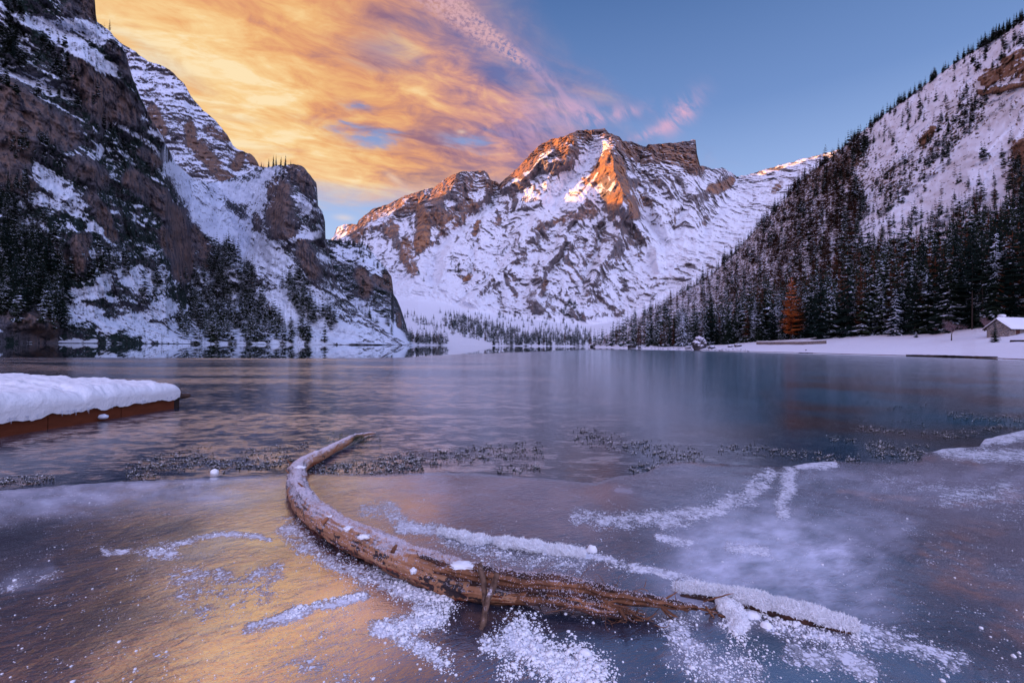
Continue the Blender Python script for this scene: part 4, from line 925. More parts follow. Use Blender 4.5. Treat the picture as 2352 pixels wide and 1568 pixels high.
def plant(name, key, pos, h, label, group, cat, parts=True, wide=1.0, lean=0.02):
    cm, tm = random.choice(PROTO[key])
    t = empty(name, pos, random.uniform(0, 6.28)); t.scale = (h * wide, h * wide, h)
    t.rotation_euler[0] = random.gauss(0, lean); t.rotation_euler[1] = random.gauss(0, lean)
    tag(t, label, cat, group)
    for nm, me in (('crown', cm), ('trunk', tm)):
        o = bpy.data.objects.new(nm, me); COL.objects.link(o); o.parent = t
    return t

MASS = {'spruce': [], 'larch': []}
FRONT = []; SKY = []
def sample(poly_or_fn, n, bbox, seed):
    g = np.random.default_rng(seed); out = []
    while len(out) < n:
        X = g.uniform(bbox[0], bbox[2], 4000); Y = g.uniform(bbox[1], bbox[3], 4000)
        pr = poly_or_fn(X, Y)
        ok = g.random(4000) < pr
        out += list(zip(X[ok], Y[ok]))
        if len(out) == 0 and not pr.any(): break
    return np.array(out[:n])

def forests():
    trees = []     # (kind, pos, h, region, key)
    g = np.random.default_rng(99)
    # --- right slope
    up_band = [(1500, 705), (1640, 600), (1750, 500), (1850, 395), (1960, 322), (1975, 380), (1930, 440), (1985, 500), (1960, 560), (1800, 640), (1600, 720)]
    def fr(X, Y):
        ly = RIGHT.line_y(X); cy = RIGHT.crest_y(X); ins = (Y < ly) & (Y > cy - 1)
        d = in_poly(X, Y, FOREST) * 1.0
        low = sstep(ly - Y, 200, 60)
        d = np.maximum(d, 0.85 * low * sstep(X, 1900, 2050))
        return ins * d
    base = sample(fr, 2500, (1355, 300, 2700, 800), 1)
    left_zone = sstep(base[:, 0], 2050, 1900); high = sstep(RIGHT.line_y(base[:, 0]) - base[:, 1], 20, 110)
    isl = g.random(len(base)) < 0.16 + 0.68 * left_zone * high
    P = RIGHT.at(base[:, 0], base[:, 1])
    for i in range(len(base)):
        h = float(np.clip(g.normal(22, 5.5), 9, 34)) if not isl[i] else g.uniform(15, 28)
        trees.append(('larch' if isl[i] else 'spruce', P[i], h, 'right', None))
    # front rank above the beach and the shore
    xs = np.concatenate([np.linspace(1358, 1830, 100), np.linspace(1836, 2700, 70)]) + g.uniform(-2, 2, 170)
    ys = RIGHT.line_y(xs) - g.uniform(0.5, 5, 170)
    P = RIGHT.at(xs, ys)
    for i in range(170):
        k = 'larch' if g.random() < 0.16 else 'spruce'
        trees.append((k, P[i], float(np.clip(g.normal(19, 5), 7, 29)), 'right_front', None))
    # scattered on the open snow higher up
    def op(X, Y):
        cy = RIGHT.crest_y(X); ly = RIGHT.line_y(X); ins = (Y > cy + 1) & (Y < ly)
        st = strokes(X, Y, [([(2060, 430), (2150, 335), (2230, 250)], 34, 1.0), ([(1990, 500), (2040, 450), (2080, 400)], 34, 0.9), ([(2352, 380), (2340, 480), (2352, 560)], 34, 1.0), ([(2220, 150), (2352, 90)], 40, 0.35), ([(2000, 600), (2100, 540), (2200, 520)], 40, 0.5), ([(1900, 400), (2000, 330), (2080, 260)], 44, 0.55), ([(2245, 480), (2300, 520)], 40, 0.6)])
        return ins * np.clip(0.11 + st, 0, 1)
    base = sample(op, 900, (1880, 40, 2700, 600), 2); P = RIGHT.at(base[:, 0], base[:, 1])
    for i in range(len(base)):
        trees.append(('larch' if g.random() < .35 else 'spruce', P[i], g.uniform(7, 15), 'right_open', None))
    # along the skyline of the slope
    xs = np.sort(g.uniform(1480, 2360, 330)); dens = 0.35 + 0.65 * (fbm(np.stack([xs / 35, 0 * xs, 0 * xs], -1), 3) > -0.05); xs = xs[g.random(330) < dens]
    P = RIGHT.at(xs, RIGHT.crest_y(xs) + g.uniform(0.5, 5, len(xs)))
    for i, x in enumerate(xs):
        trees.append(('spruce' if x > 1850 or g.random() < .4 else 'larch', P[i], g.uniform(8, 15) if x > 1850 else g.uniform(12, 20), 'skyline', None))
    # --- left shore
    def lf(X, Y):
        st = strokes(X, Y, Z1([([(880, 1260), (900, 1450)], 60, 1.0), ([(960, 1130), (960, 1330), (980, 1440)], 60, 1.0), ([(1060, 1230), (1060, 1420)], 50, 0.9), ([(1130, 1380), (1160, 1450)], 60, 1.0), ([(820, 1420), (860, 1470)], 34, 0.8), ([(1270, 1250), (1330, 1340), (1420, 1390)], 44, 0.9), ([(1280, 1460), (1380, 1465)], 26, 0.8), ([(1250, 1440), (1330, 1460)], 20, 1.0),
            ([(60, 900), (60, 1100), (70, 1280)], 90, 1.0), ([(150, 1000), (170, 1260)], 70, 0.8), ([(230, 1200), (240, 1380)], 44, 0.8), ([(80, 640), (130, 680)], 40, 0.9), ([(190, 620), (210, 660)], 24, 0.7), ([(40, 120), (60, 260)], 70, 0.9), ([(180, 220), (290, 330), (330, 370)], 34, 0.9), ([(0, 370), (150, 400), (330, 440)], 26, 0.6), ([(250, 180), (330, 210)], 24, 0.4), ([(400, 430), (440, 520), (520, 640)], 22, 0.5), ([(590, 700), (700, 740)], 20, 0.4), ([(1150, 740), (1220, 770)], 20, 0.8), ([(430, 1180), (520, 1150)], 40, 0.3), ([(620, 1280), (760, 1230)], 40, 0.3), ([(300, 1200), (400, 1200)], 30, 0.3)]))
        return np.clip(st, 0, 1) * (Y < LEFT.base_y(X) - 1.5) * (Y > LEFT.crest_y(X) + 1)
    base = sample(lf, 900, (-20, 0, 800, 790), 3); P = LEFT.at(base[:, 0], base[:, 1])
    for i in range(len(base)):
        hh = g.uniform(20, 36) if base[i, 1] > 560 else g.uniform(10, 18)
        trees.append(('spruce', P[i], hh, 'left_shore' if base[i, 1] > 560 else 'left_cliff', None))
    # spur and its apron
    def sp(X, Y):
        st = strokes(X, Y, Z2([([(20, 990), (120, 1030), (220, 1080)], 40, 0.8), ([(100, 930), (200, 990), (300, 1060)], 44, 1.0), ([(330, 1060), (350, 1090)], 20, 0.5), ([(40, 640), (220, 650)], 16, 1.0), ([(230, 640), (290, 690)], 22, 0.5), ([(330, 720), (380, 760)], 20, 0.25), ([(480, 1040), (500, 1090)], 12, 1.0)])) + 0.04
        return np.clip(st, 0, 1) * (Y < SPUR.base_y(X) - 1) * (Y > SPUR.crest_y(X))
    base = sample(sp, 420, (755, 545, 948, 792), 4); P = SPUR.at(base[:, 0], base[:, 1])
    for i in range(len(base)):
        trees.append(('spruce', P[i], g.uniform(14, 26) if base[i, 1] > 620 else g.uniform(8, 15), 'spur', None))
    xs = g.uniform(765, 850, 40); P = SPUR.at(xs, SPUR.crest_y(xs) + 1)
    for i in range(40): trees.append(('spruce', P[i], g.uniform(8, 15), 'spur', None))
    # valley floor beyond the lake
    def vf(X, Y):
        st = strokes(X, Y, Z2([([(700, 1000), (850, 1040), (960, 1075)], 42, 1.0), ([(960, 1085), (1100, 1085), (1290, 1090)], 26, 1.0), ([(1060, 1060), (1280, 1050)], 20, 0.6), ([(500, 1075), (640, 1085)], 16, 1.0), ([(480, 960), (600, 1020)], 16, 0.25), ([(560, 1000), (760, 990), (1000, 1010), (1280, 1000)], 40, 0.14), ([(1180, 980), (1220, 920)], 24, 0.35), ([(700, 760), (760, 780)], 34, 0.12), ([(900, 680), (980, 650)], 16, 0.18), ([(540, 780), (560, 800)], 22, .12)]))
        return np.clip(st, 0, 1) * (Y < MASSIF.base_y(X) - 0.5)
    base = sample(vf, 1000, (930, 540, 1365, 796), 5); P = MASSIF.at(base[:, 0], base[:, 1])
    for i in range(len(base)):
        trees.append(('spruce' if g.random() < .85 else 'larch', P[i], g.uniform(15, 28), 'valley', None))
    # biggest in the picture become single trees, the rest one mass of each kind
    DESC = {'right': ('on the slope above the right shore', 'on the right-hand slope'), 'right_front': ('in the front rank above the right shore', 'in the front rank of the right shore'),
            'right_open': ('standing alone on the open snow high on the right slope', 'on the open snow of the right slope'), 'skyline': ('on the skyline of the right slope', 'along the skyline of the right slope'),
            'left_shore': ('in the dark stand at the foot of the left cliff', 'at the foot of the left cliff'), 'left_cliff': ('on a ledge high on the left cliff', 'on the ledges of the left cliff'),
            'spur': ('on the low spur beyond the left cliff', 'on the spur beyond the left cliff'), 'valley': ('at the far end of the lake', 'at the far end of the lake')}
    for kind, quota in (('spruce', {'right': 60, 'right_front': 75, 'right_open': 24, 'skyline': 14, 'left_shore': 60, 'left_cliff': 24, 'spur': 14, 'valley': 6}),
                        ('larch', {'right': 130, 'right_front': 34, 'right_open': 40, 'skyline': 24, 'valley': 12})):
        used = dict.fromkeys(quota, 0)
        cand = []
        for t in trees:
            if t[0] != kind: continue
            px, py, d = to_px(t[1]); vis = -10 < px < 2362 and -20 < py < 800
            cand.append((0 if not vis else t[2] / d, t))
        cand.sort(key=lambda c: -c[0])
        for sz, t in cand:
            rg = t[3]
            if sz > 0 and used.get(rg, 0) < quota.get(rg, 0):
                used[rg] += 1
                a, b_ = DESC[rg]
                look = {'spruce': 'dark snow-dusted spruce', 'larch': 'bare reddish-brown larch'}[kind]
                snowy = kind == 'spruce' and rg == 'right_front' and g.random() < .36
                key = 'snowy' if snowy else kind
                if not snowy: o = plant(kind + '_tree', key, t[1] - np.array([0, 0, .4]), t[2], look + ' ' + a, look.split()[-1] + ('es ' if kind == 'larch' else 's ') + b_, kind, wide=g.uniform(.75, 1.35))
                else: o = plant(kind + '_tree', key, t[1] - np.array([0, 0, .4]), t[2], 'spruce laden with snow ' + a, 'snow-laden spruces ' + b_, kind, wide=g.uniform(.85, 1.15))
                if rg == 'skyline': SKY.append((to_px(t[1])[0], kind, o))
                if rg == 'right_front': FRONT.append((to_px(t[1])[0], 'snow-laden spruce' if snowy else kind, o))
            else:
                if t[3] in ('left_shore', 'left_cliff', 'spur', 'valley', 'right', 'right_front', 'right_open', 'skyline'): MASS[kind].append(t)
    # trees of the front rank are told apart by counting from something one can find
    ORD = ['first', 'second', 'third', 'fourth', 'fifth', 'sixth', 'seventh', 'eighth', 'ninth', 'tenth', 'eleventh', 'twelfth']
    MARK = ((1451, 'the dark shore rock'), (1607, 'the big boulder'), (1816, 'the orange larch'), (1948, 'the wide drooping spruce'), (2103, 'the tiny snowy spruce'), (2185, 'the little forked tree'), (2285, 'the hut gable'))
    near = {}
    for k in ('spruce', 'larch'):
        for i, (x, kk, o) in enumerate(sorted([q for q in SKY if q[1] == k], key=lambda q: -q[0])[:12]): o['label'] = '%s %s down the skyline of the right slope, counted from the upper right' % (ORD[i], k)
    for x, k, o in FRONT:
        mx, mk = min(MARK, key=lambda q: abs(q[0] - x)); near.setdefault((k, mk, x > mx), []).append((abs(x - mx), o))
    for (k, mk, rt), lst in near.items():
        for i, (d, o) in enumerate(sorted(lst, key=lambda q: q[0])[:12]):
            o['label'] = '%s %s %s of %s in the front rank' % (ORD[i], k, 'right' if rt else 'left', mk)
    for kind, lab, mat in (('spruce', 'mass of dark spruces covering the slopes and far shore', SPRUCE_M), ('larch', 'mass of brown larches covering the right slope', LARCH_M)):
        Vs, Fs, As, Ts = [], [], [], []; o = 0
        for t in MASS[kind]:
            V, F, A = SMALL[kind][g.integers(len(SMALL[kind]))]
            a = g.uniform(0, 6.28); c, s_ = math.cos(a), math.sin(a); h = t[2]; w = h * g.uniform(.75, 1.35) * (1.5 if t[3] in ('valley', 'spur') else 1.25)
            Vs.append(np.stack([(V[:, 0] * c - V[:, 1] * s_) * w + t[1][0], (V[:, 0] * s_ + V[:, 1] * c) * w + t[1][1], V[:, 2] * h + t[1][2] - .4], -1))
            Fs.append(F + o); As.append(A); Ts.append(np.full(len(A), g.uniform(0, 1))); o += len(V)
        me = mesh(kind + '_forest', np.concatenate(Vs), np.concatenate(Fs), {'ridge': np.concatenate(As), 'tone': np.concatenate(Ts)}, smooth=False)
        tag(obj(kind + '_forest', me, mat), lab, 'forest', kind='stuff')
forests()

def scrub():
    g = np.random.default_rng(12); vs, fs, as_ = zip(*[conifer(300 + k, 4, 6, .50, .05, .5, .2, .42, st=2, gap=.1) for k in range(5)])
    def lf(X, Y):
        rk = strokes(X, Y, Z1([([(330, 290), (380, 380), (470, 490)], 52, 1.0), ([(430, 360), (560, 490)], 48, 1.0), ([(0, 420), (90, 480), (60, 660)], 95, 1.0), ([(150, 500), (290, 580)], 62, .8), ([(760, 950), (800, 1170)], 46, 1.0), ([(1200, 820), (1240, 1000)], 56, 1.0), ([(680, 850), (740, 920)], 40, 1.0), ([(0, 1330), (180, 1420)], 72, .9), ([(570, 770), (690, 870)], 34, .9), ([(1195, 1290), (1350, 1390), (1500, 1450)], 40, .9)]))
        n = fbm(np.stack([X / 18, Y / 14, 0 * X], -1), 3)
        return np.clip(.45 + 1.1 * n, 0.03, 1) * (1 - np.clip(rk, 0, 1)) * (Y < LEFT.base_y(X) - 1) * (Y > LEFT.crest_y(X) + 2)
    b = sample(lf, 4200, (-20, 0, 760, 790), 8); P = LEFT.at(b[:, 0], b[:, 1])
    Vs, Fs, As = [], [], []; o = 0
    for i in range(len(b)):
        k = g.integers(5); r = g.uniform(1.6, 4.8); Vs.append(vs[k] * r * np.array([1, 1, g.uniform(.8, 1.8)]) + P[i] - np.array([0, 0, .3])); Fs.append(fs[k] + o); o += len(vs[k]); As.append(as_[k])
    As = np.concatenate(As)
    tag(obj('dwarf_pine_scrub', mesh('dwarf_pine_scrub', np.concatenate(Vs), np.concatenate(Fs), {'ridge': As, 'tone': .4 * As}, False), SPRUCE_M), 'dark dwarf pine scrub scattered over the ledges of the left cliff', 'scrub', kind='stuff')
scrub()

# trees of the right shore that stand out one by one
def special(name, key, x, yb, ytop, label, cat, wide=1.0, group=None):
    p = RIGHT.at(np.array([x]), np.array([yb]))[0]; d = (p - EYE) @ F0
    return plant(name, key, p - np.array([0, 0, .3]), (yb - ytop) * d / FPX, label, group, cat, wide=wide, lean=0.005)
special('larch_tree', 'orange', 1816, 779.5, 634, 'bright orange larch still in needle among dark spruces behind the beach', 'larch', 1.0)
special('spruce_tree', 'open', 1948, 772.5, 585, 'spruce with wide drooping branches each traced with a white snow line', 'spruce')
special('spruce_tree', 'snowy', 2056, 770.5, 650, 'broad snow-laden spruce standing in front of the forest edge', 'spruce', 1.25)
special('spruce_tree', 'spruce', 2102, 768, 600, 'tall spruce at the forest edge right of the broad snow-laden one', 'spruce')
special('spruce_tree', 'spruce', 2183, 762, 552, 'tallest broad dark spruce, behind the bare little tree on the beach', 'spruce', 1.2)
special('spruce_tree', 'spruce', 1884, 779, 606, 'tall dark spruce just right of the orange larch', 'spruce', 1.1)
special('spruce_tree', 'snowy', 1733, 784, 686, 'snow-covered spruce near the shore left of the orange larch', 'spruce', 1.1)
special('spruce_tree', 'snowy', 2104, 775, 757, 'tiny snow-covered spruce alone on the white beach', 'spruce', 1.9)
special('spruce_tree', 'spruce', 2285, 786, 731, 'small dark spruce in front of the gable of the stone hut', 'spruce', 1.3)
special('spruce_tree', 'snowy', 1945, 773, 738, 'low snowy young spruce under the wide drooping spruce', 'spruce', 1.6)
for x, yb, yt, lb in ((2233, 757, 560, 'tall bare-trunked pine furthest from the hut'), (2258, 753, 520, 'thickest tall bare-trunked pine behind the leafless bush'), (2306, 748, 540, 'thin bare-trunked pine behind the hut roof'), (2328, 747, 530, 'bare-trunked pine nearest the picture edge behind the hut')):
    special('pine_tree', 'pine', x, yb, yt, lb, 'pine')
# the little row on top of the buttress
for k, (x, h) in enumerate(((600, 10), (617, 15), (628, 19), (634, 18), (645, 15), (655, 18), (668, 8))):
    p = LEFT.at(np.array([x]), np.array([LEFT.crest_y(np.array([x]))[0] + 2]))[0]
    plant('spruce_tree', 'spruce', p, h, ('first', 'second', 'third', 'fourth', 'fifth', 'sixth', 'seventh')[k] + ' small spruce from the left in the row on top of the rock buttress', 'spruces on top of the rock buttress', 'spruce', wide=.9)
p = LEFT.at(np.array([252.0]), np.array([LEFT.crest_y(np.array([252.0]))[0] + 2]))[0]
plant('larch_tree', 'larch', p, 13, 'lone thin larch on the cliff edge against the orange clouds', None, 'larch')
# ------------------------------------------------------------------ leafless trees, hut and things on the right shore
def tube(pts, rad, n=5):
    pts = np.asarray(pts, float); k = len(pts)
    T = np.gradient(pts, axis=0); T /= np.linalg.norm(T, axis=1, keepdims=True) + 1e-9
    up = np.array([0.13, 0.31, 0.94]); A = np.cross(T, up); A /= np.linalg.norm(A, axis=1, keepdims=True) + 1e-9
    B = np.cross(A, T); a = np.linspace(0, 2 * np.pi, n, endpoint=False)
    V = pts[:, None] + np.asarray(rad)[:, None, None] * (np.cos(a)[None, :, None] * A[:, None] + np.sin(a)[None, :, None] * B[:, None])
    return V.reshape(-1, 3), grid_faces(k, n, True)
class MB:
    def __init__(s): s.V = []; s.F3 = []; s.F4 = []; s.o = 0; s.A = []
    def add(s, V, F, a=0.0):
        V = np.asarray(V, float); F = np.asarray(F)
        (s.F4 if F.shape[1] == 4 else s.F3).append(F + s.o); s.V.append(V); s.A.append(np.full(len(V), a) if np.isscalar(a) else a); s.o += len(V)
    def tube(s, pts, rad, n=5, a=0.0): s.add(*tube(pts, rad, n), a)
    def box(s, c, size, rot=0.0, a=0.0):
        sx, sy, sz = [v / 2 for v in size]
        V = np.array([(x, y, z) for x in (-sx, sx) for y in (-sy, sy) for z in (-sz, sz)]); cr, sr = math.cos(rot), math.sin(rot)
        V = np.stack([V[:, 0] * cr - V[:, 1] * sr, V[:, 0] * sr + V[:, 1] * cr, V[:, 2]], -1) + np.asarray(c)
        s.add(V, np.array([[0, 1, 3, 2], [4, 6, 7, 5], [0, 4, 5, 1], [2, 3, 7, 6], [0, 2, 6, 4], [1, 5, 7, 3]]), a)
    def build(s, name, mat, parent=None, smooth=True, attr='ridge'):
        fs = ([np.concatenate(s.F3)] if s.F3 else []) + ([np.concatenate(s.F4)] if s.F4 else [])
        return obj(name, mesh(name, np.concatenate(s.V), fs, {attr: np.concatenate(s.A)}, smooth), mat, parent)

def ground_r(x, y): return RIGHT.at(np.array([float(x)]), np.array([float(y)]))[0]
def scale_at(p): return ((p - EYE) @ F0) / FPX       # metres for one picture unit there

def frosty_mat(name, c1, c2, frost=0.5, sc=6.0, snow=(0.78, 0.76, 0.86), rough=0.85, stretch=None, spec=.2, bumpd=0.004):
    mt, nt, b = new_mat(name)
    g = nt.geo(); p = g['Position']; nz = nt.sep(g['Normal'])[2]
    n = nt.noise(p, sc, 5, 0.62); n2 = nt.noise(p, sc * 5, 4, 0.62)
    col = nt.mix(nt.ss(n, 0.3, 0.7), c1, c2)
    s = nt.add(nt.mul(nz, 0.75), nt.mul(nt.sub(n, 0.5), 0.7), nt.mul(nt.sub(n2, 0.5), 0.9), frost - 0.5)
    f = nt.ss(s, 0.38, 0.62)
    col = nt.mix(f, col, snow)
    principled(nt, b, col, rough, spec, nt.bump(nt.add(n2, nt.mul(f, .4)), 0.6, bumpd))
    return mt
TWIG_M = frosty_mat('frosted_twigs', (0.22, 0.14, 0.15), (0.30, 0.19, 0.20), 0.25, 3.0)
BARKY_M = frosty_mat('snowy_bark', (0.05, 0.03, 0.025), (0.10, 0.06, 0.045), 0.2, 3.0)
ROCK_M = frosty_mat('snowy_boulder', (0.05, 0.045, 0.055), (0.13, 0.11, 0.12), 0.72, 0.55, bumpd=.3)
DARKROCK_M = frosty_mat('dark_wet_rock', (0.02, 0.018, 0.02), (0.05, 0.04, 0.04), 0.25, 1.0, bumpd=.05)
def plain_snow(name='snow_cover', c=(0.82, 0.82, 0.89), sc=2.0, d=0.05):
    mt, nt, b = new_mat(name); p = nt.pos(); n = nt.noise(p, sc, 6, .6)
    principled(nt, b, nt.mix(n, tuple(x * .93 for x in c), c), .8, .2, nt.bump(n, .5, d)); return mt
SNOW_M = plain_snow()

def bare_tree(name, base, h, label, cat, spread=0.9, seed=1, trunk_f=0.33, levels=5, twig=TWIG_M, kids=4):
    g = np.random.default_rng(seed); t = empty(name, base); tag(t, label, cat)
    tr, cr = MB(), MB()
    def grow(p, d, L, r, lv):
        n = 4; pts = [p]; q = p.copy(); dd = d.copy()
        for k in range(n):
            dd = dd + g.normal(0, 0.16, 3) + np.array([0, 0, 0.03]); dd /= np.linalg.norm(dd); q = q + dd * L / n; pts.append(q.copy())
        (tr if lv == 0 else cr).tube(pts, np.linspace(r, r * .55, n + 1), 5 if lv < 2 else 3)
        if lv < levels:
            for k in range(kids if lv else kids + 1):
                a = g.uniform(0, 6.28); el = g.uniform(0.0, 0.9); out = np.array([math.cos(a) * math.cos(el), math.sin(a) * math.cos(el), math.sin(el)])
                nd = dd * 0.45 + out * spread; nd /= np.linalg.norm(nd)
                k0 = n if lv == 0 else g.integers(1, n + 1)
                grow(pts[k0], nd, L * g.uniform(.55, .8), r * .5, lv + 1)
    grow(np.zeros(3), np.array([0.03, 0, 1.0]), h * trunk_f, h * 0.022, 0)
    tr.build('trunk', BARKY_M, t); cr.build('crown', twig, t)
    return t
p = ground_r(2185, 782); k = scale_at(p)
bare_tree('bare_tree', p - np.array([0, 0, .15]), 58 * k, 'small leafless tree with a forked trunk standing on the white beach', 'tree', 1.0, 5, .36, 5)
p = ground_r(2262, 760); k = scale_at(p)
bare_tree('bare_bush', p - np.array([0, 0, .2]), 66 * k, 'rosy leafless bush behind the gable of the stone hut', 'bush', .7, 8, .22, 5)
p = ground_r(2150, 766); bare_tree('bare_bush', p, 34 * scale_at(p), 'grey leafless bush at the forest edge left of the forked little tree', 'bush', .8, 9, .2, 5)
p = ground_r(1851, 806.5); bare_tree('bare_bush', p - np.array([0, 0, .1]), 13 * scale_at(p), 'small dark leafless bush at the edge of the beach beside the water', 'bush', .9, 12, .2, 5, BARKY_M)

# stone hut
def stone_mat():
    mt, nt, b = new_mat('hut_stone'); p = nt.node('ShaderNodeTexCoord').outputs['Object']; q = nt.vscale(p, 1, 1, 1.9)
    d = nt.voro(q, 2.6, 'DISTANCE_TO_EDGE'); c = nt.voro(q, 2.6, 'F1', 'Color'); cx = nt.sep(c)[0]
    col = nt.ramp(cx, [(0, (.10, .085, .09)), (.35, (.20, .16, .14)), (.65, (.32, .23, .17)), (1, (.16, .14, .16))])
    f = nt.ss(d, .02, .10); col = nt.mix(f, (.42, .37, .36), col)
    principled(nt, b, col, .9, .1, nt.bump(f, .8, .06)); return mt
def wood_mat(name, c, sc=4.0):
    mt, nt, b = new_mat(name); p = nt.pos(); n = nt.noise(nt.vscale(p, 1, 1, 4), sc, 5, .6)
    principled(nt, b, nt.mix(n, tuple(x * .55 for x in c), tuple(x * 1.35 for x in c)), .85, .2, nt.bump(n, .5, .02)); return mt
def build_hut():
    c0 = ground_r(2318, 772.0); d = (c0 - EYE) @ F0; k = d / FPX
    t = empty('stone_hut', c0 - np.array([0, 0, 0.3]), R(14)); tag(t, 'little stone hut with a thick snow roof at the edge of the beach', 'hut')
    # local axes: x along the ridge (to the right), y away; gable wall in the plane x = 0
    wl, dp, hw, hr = 9.5, 4.2, 20 * k + 0.3, 39 * k + 0.3
    SM, WD, DW = stone_mat(), wood_mat('hut_brown_wood', (.10, .04, .028)), wood_mat('hut_roof_boards', (.09, .06, .05))
    V = []; 
    for x in (0, wl):
        V += [(x, 0, -.5), (x, dp, -.5), (x, dp, hw), (x, dp / 2, hr), (x, 0, hw)]
    mb = MB(); V = np.array(V, float)
    F3 = np.array([[4, 2, 3], [9, 8, 7]]); F3[1] = [9, 8, 7]
    F4 = np.array([[0, 1, 2, 4], [5, 9, 7, 6], [1, 6, 7, 2]])
    mb.add(V, F3); mb.add(V, F4)
    # front wall pieces round the window and the door
    wx0, wx1, wz0, wz1 = 2.3, 3.5, .55, hw - .25; dx0, dx1 = 5.0, 6.1
    def quad(x0, x1, z0, z1, y=0.0): mb.add(np.array([(x0, y, z0), (x1, y, z0), (x1, y, z1), (x0, y, z1)]), np.array([[0, 1, 2, 3]]))
    quad(0, wx0, -.5, hw); quad(wx0, wx1, -.5, wz0); quad(wx0, wx1, wz1, hw); quad(wx1, dx0, -.5, hw); quad(dx0, dx1, hw - .2, hw); quad(dx1, wl, -.5, hw)
    mb.build('wall', SM, t, False)
    m2 = MB(); m2.box(((wx0 + wx1) / 2, .12, (wz0 + wz1) / 2), (wx1 - wx0, .08, wz1 - wz0)); f = m2.build('window', WD, t, False)
    for q in (0, 1):
        m3 = MB(); m3.box((wx0 + .3 + .6 * q, -.03, (wz0 + wz1) / 2), (.54, .06, wz1 - wz0 + .05)); m3.build('shutter', WD, f, False)
    m3 = MB(); m3.box(((dx0 + dx1) / 2, .10, (hw - .7) / 2), (dx1 - dx0, .1, hw + .3)); m3.build('door', WD, t, False)
    def slab(y0, z0, y1, z1, x0, x1, th, name, mat, rough=0.0, par=t):
        ns, nt_ = 40, 14; u = np.linspace(0, 1, ns); v = np.linspace(0, 1, nt_)
        U, W_ = np.meshgrid(u, v); dy, dz = y1 - y0, z1 - z0; L = math.hypot(dy, dz); ny, nz = -dz / L * (1 if dy > 0 else -1), abs(dy) / L
        e = np.minimum(np.minimum(U, 1 - U) * 16, np.minimum(W_ * 6, 1)); e = np.sqrt(np.clip(e, 0, 1)) if rough else np.ones_like(U)
        hgt = th * e
        X = x0 + (x1 - x0) * U; Yb = y0 + dy * W_; Zb = z0 + dz * W_
        top = np.stack([X, Yb + ny * hgt * 0.3, Zb + hgt], -1)
        if rough: top[..., 2] += rough * fbm(top / .9, 4) * e
        bot = np.stack([X, Yb, Zb], -1)
        Vv = np.concatenate([top.reshape(-1, 3), bot.reshape(-1, 3)]); n0 = ns * nt_
        F = grid_faces(nt_, ns); F2 = F[:, ::-1] + n0
        ring = [i for i in range(ns)] + [ns * (j + 1) - 1 for j in range(1, nt_)] + [ns * (nt_ - 1) + i for i in range(ns - 2, -1, -1)] + [ns * j for j in range(nt_ - 2, 0, -1)]
        R4 = np.array([[ring[i], ring[(i + 1) % len(ring)], ring[(i + 1) % len(ring)] + n0, ring[i] + n0] for i in range(len(ring))])
        return obj(name, mesh(name, Vv, [np.concatenate([F, F2, R4])], None, True), mat, par)
    sl = (hr - hw) / (dp / 2)
    for y0, z0 in ((-.6, hw - .6 * sl), (dp + .6, hw - .6 * sl)):
        rf = slab(y0, z0 + .04, dp / 2, hr + .04, -.45, wl + .4, .12, 'roof', DW)
        slab(y0 - (.06 if y0 < 0 else -.06), z0 + .17, dp / 2, hr + .17, -.5, wl + .4, .50, 'snow', SNOW_M, .09, rf)
    ch = MB(); ch.box((1.9, dp / 2 + .3, hr + .35), (.8, .8, 1.1)); c_ = ch.build('chimney', SM, t, False)
    V, F = lump(3, .75, .75, .36, .1, 1, 3); obj('snow', mesh('snow', V + np.array([1.9, dp / 2 + .3, hr + 1.0]), F), SNOW_M, c_)
    # taller neighbour at the picture edge
build_hut()
def build_wall():
    V0 = [ground_r(x, y) for x, y in ((1738, 791.5), (1790, 790.8), (1840, 791.5), (1897, 790.0))]
    SM = stone_mat(); t = empty('stone_wall', V0[0]); tag(t, 'long low dry-stone wall capped with snow along the back of the beach', 'wall')
    pts = np.array(V0) - V0[0]; s = np.linspace(0, 3, 50); P = np.stack([np.interp(s, range(4), pts[:, i]) for i in range(3)], -1)
    g = np.random.default_rng(4); h = 1.15 + .12 * fbm(np.stack([s * 4, 0 * s, 0 * s], -1), 3)
    rows = []; sn = []
    for off, z in ((-.35, -.4), (-.3, 1), (.3, 1), (.35, -.4)):
        q = P.copy(); q[:, 1] += off; q[:, 2] += np.where(z > 0, h, z); rows.append(q)
    obj('stones', mesh('stones', np.array(rows), grid_faces(4, 50), None, False), SM, t)
    for off, z in ((-.42, -.02), (-.38, .22), (0, .34), (.38, .22), (.42, -.02)):
        q = P.copy(); q[:, 1] += off; q[:, 2] += h + z + .06 * fbm(P / 1.1 + off, 3); sn.append(q)
    obj('snow', mesh('snow', np.array(sn), grid_faces(5, 50)), SNOW_M, t)
build_wall()
def rock(name, x, yb, w, h, label, mat, seed, cat='boulder', wy=1.0, sub=4, rough=.35):
    p = ground_r(x, yb); k = scale_at(p); V, F = lump(seed, w * k / 2, w * k / 2 * wy, h * k * .62, rough, 1.3, sub)
    V[:, 2] += h * k * .36
    o = obj(name, mesh(name, V, F, None, False), mat); o.location = p; tag(o, label, cat); return o
rock('boulder', 1607, 801.5, 30, 29, 'big snow-plastered boulder standing at the water edge below the forest', ROCK_M, 4, rough=.55)
rock('boulder', 1451, 799.5, 20, 9, 'dark snow-free rock at the water edge left of the big boulder', DARKROCK_M, 6)
rock('boulder', 1361, 797.0, 12, 5, 'small dark rock at the tip of the right shore', DARKROCK_M, 7)
rock('boulder', 1634, 801.0, 16, 9, 'low snowy rock just right of the big boulder', ROCK_M, 9)
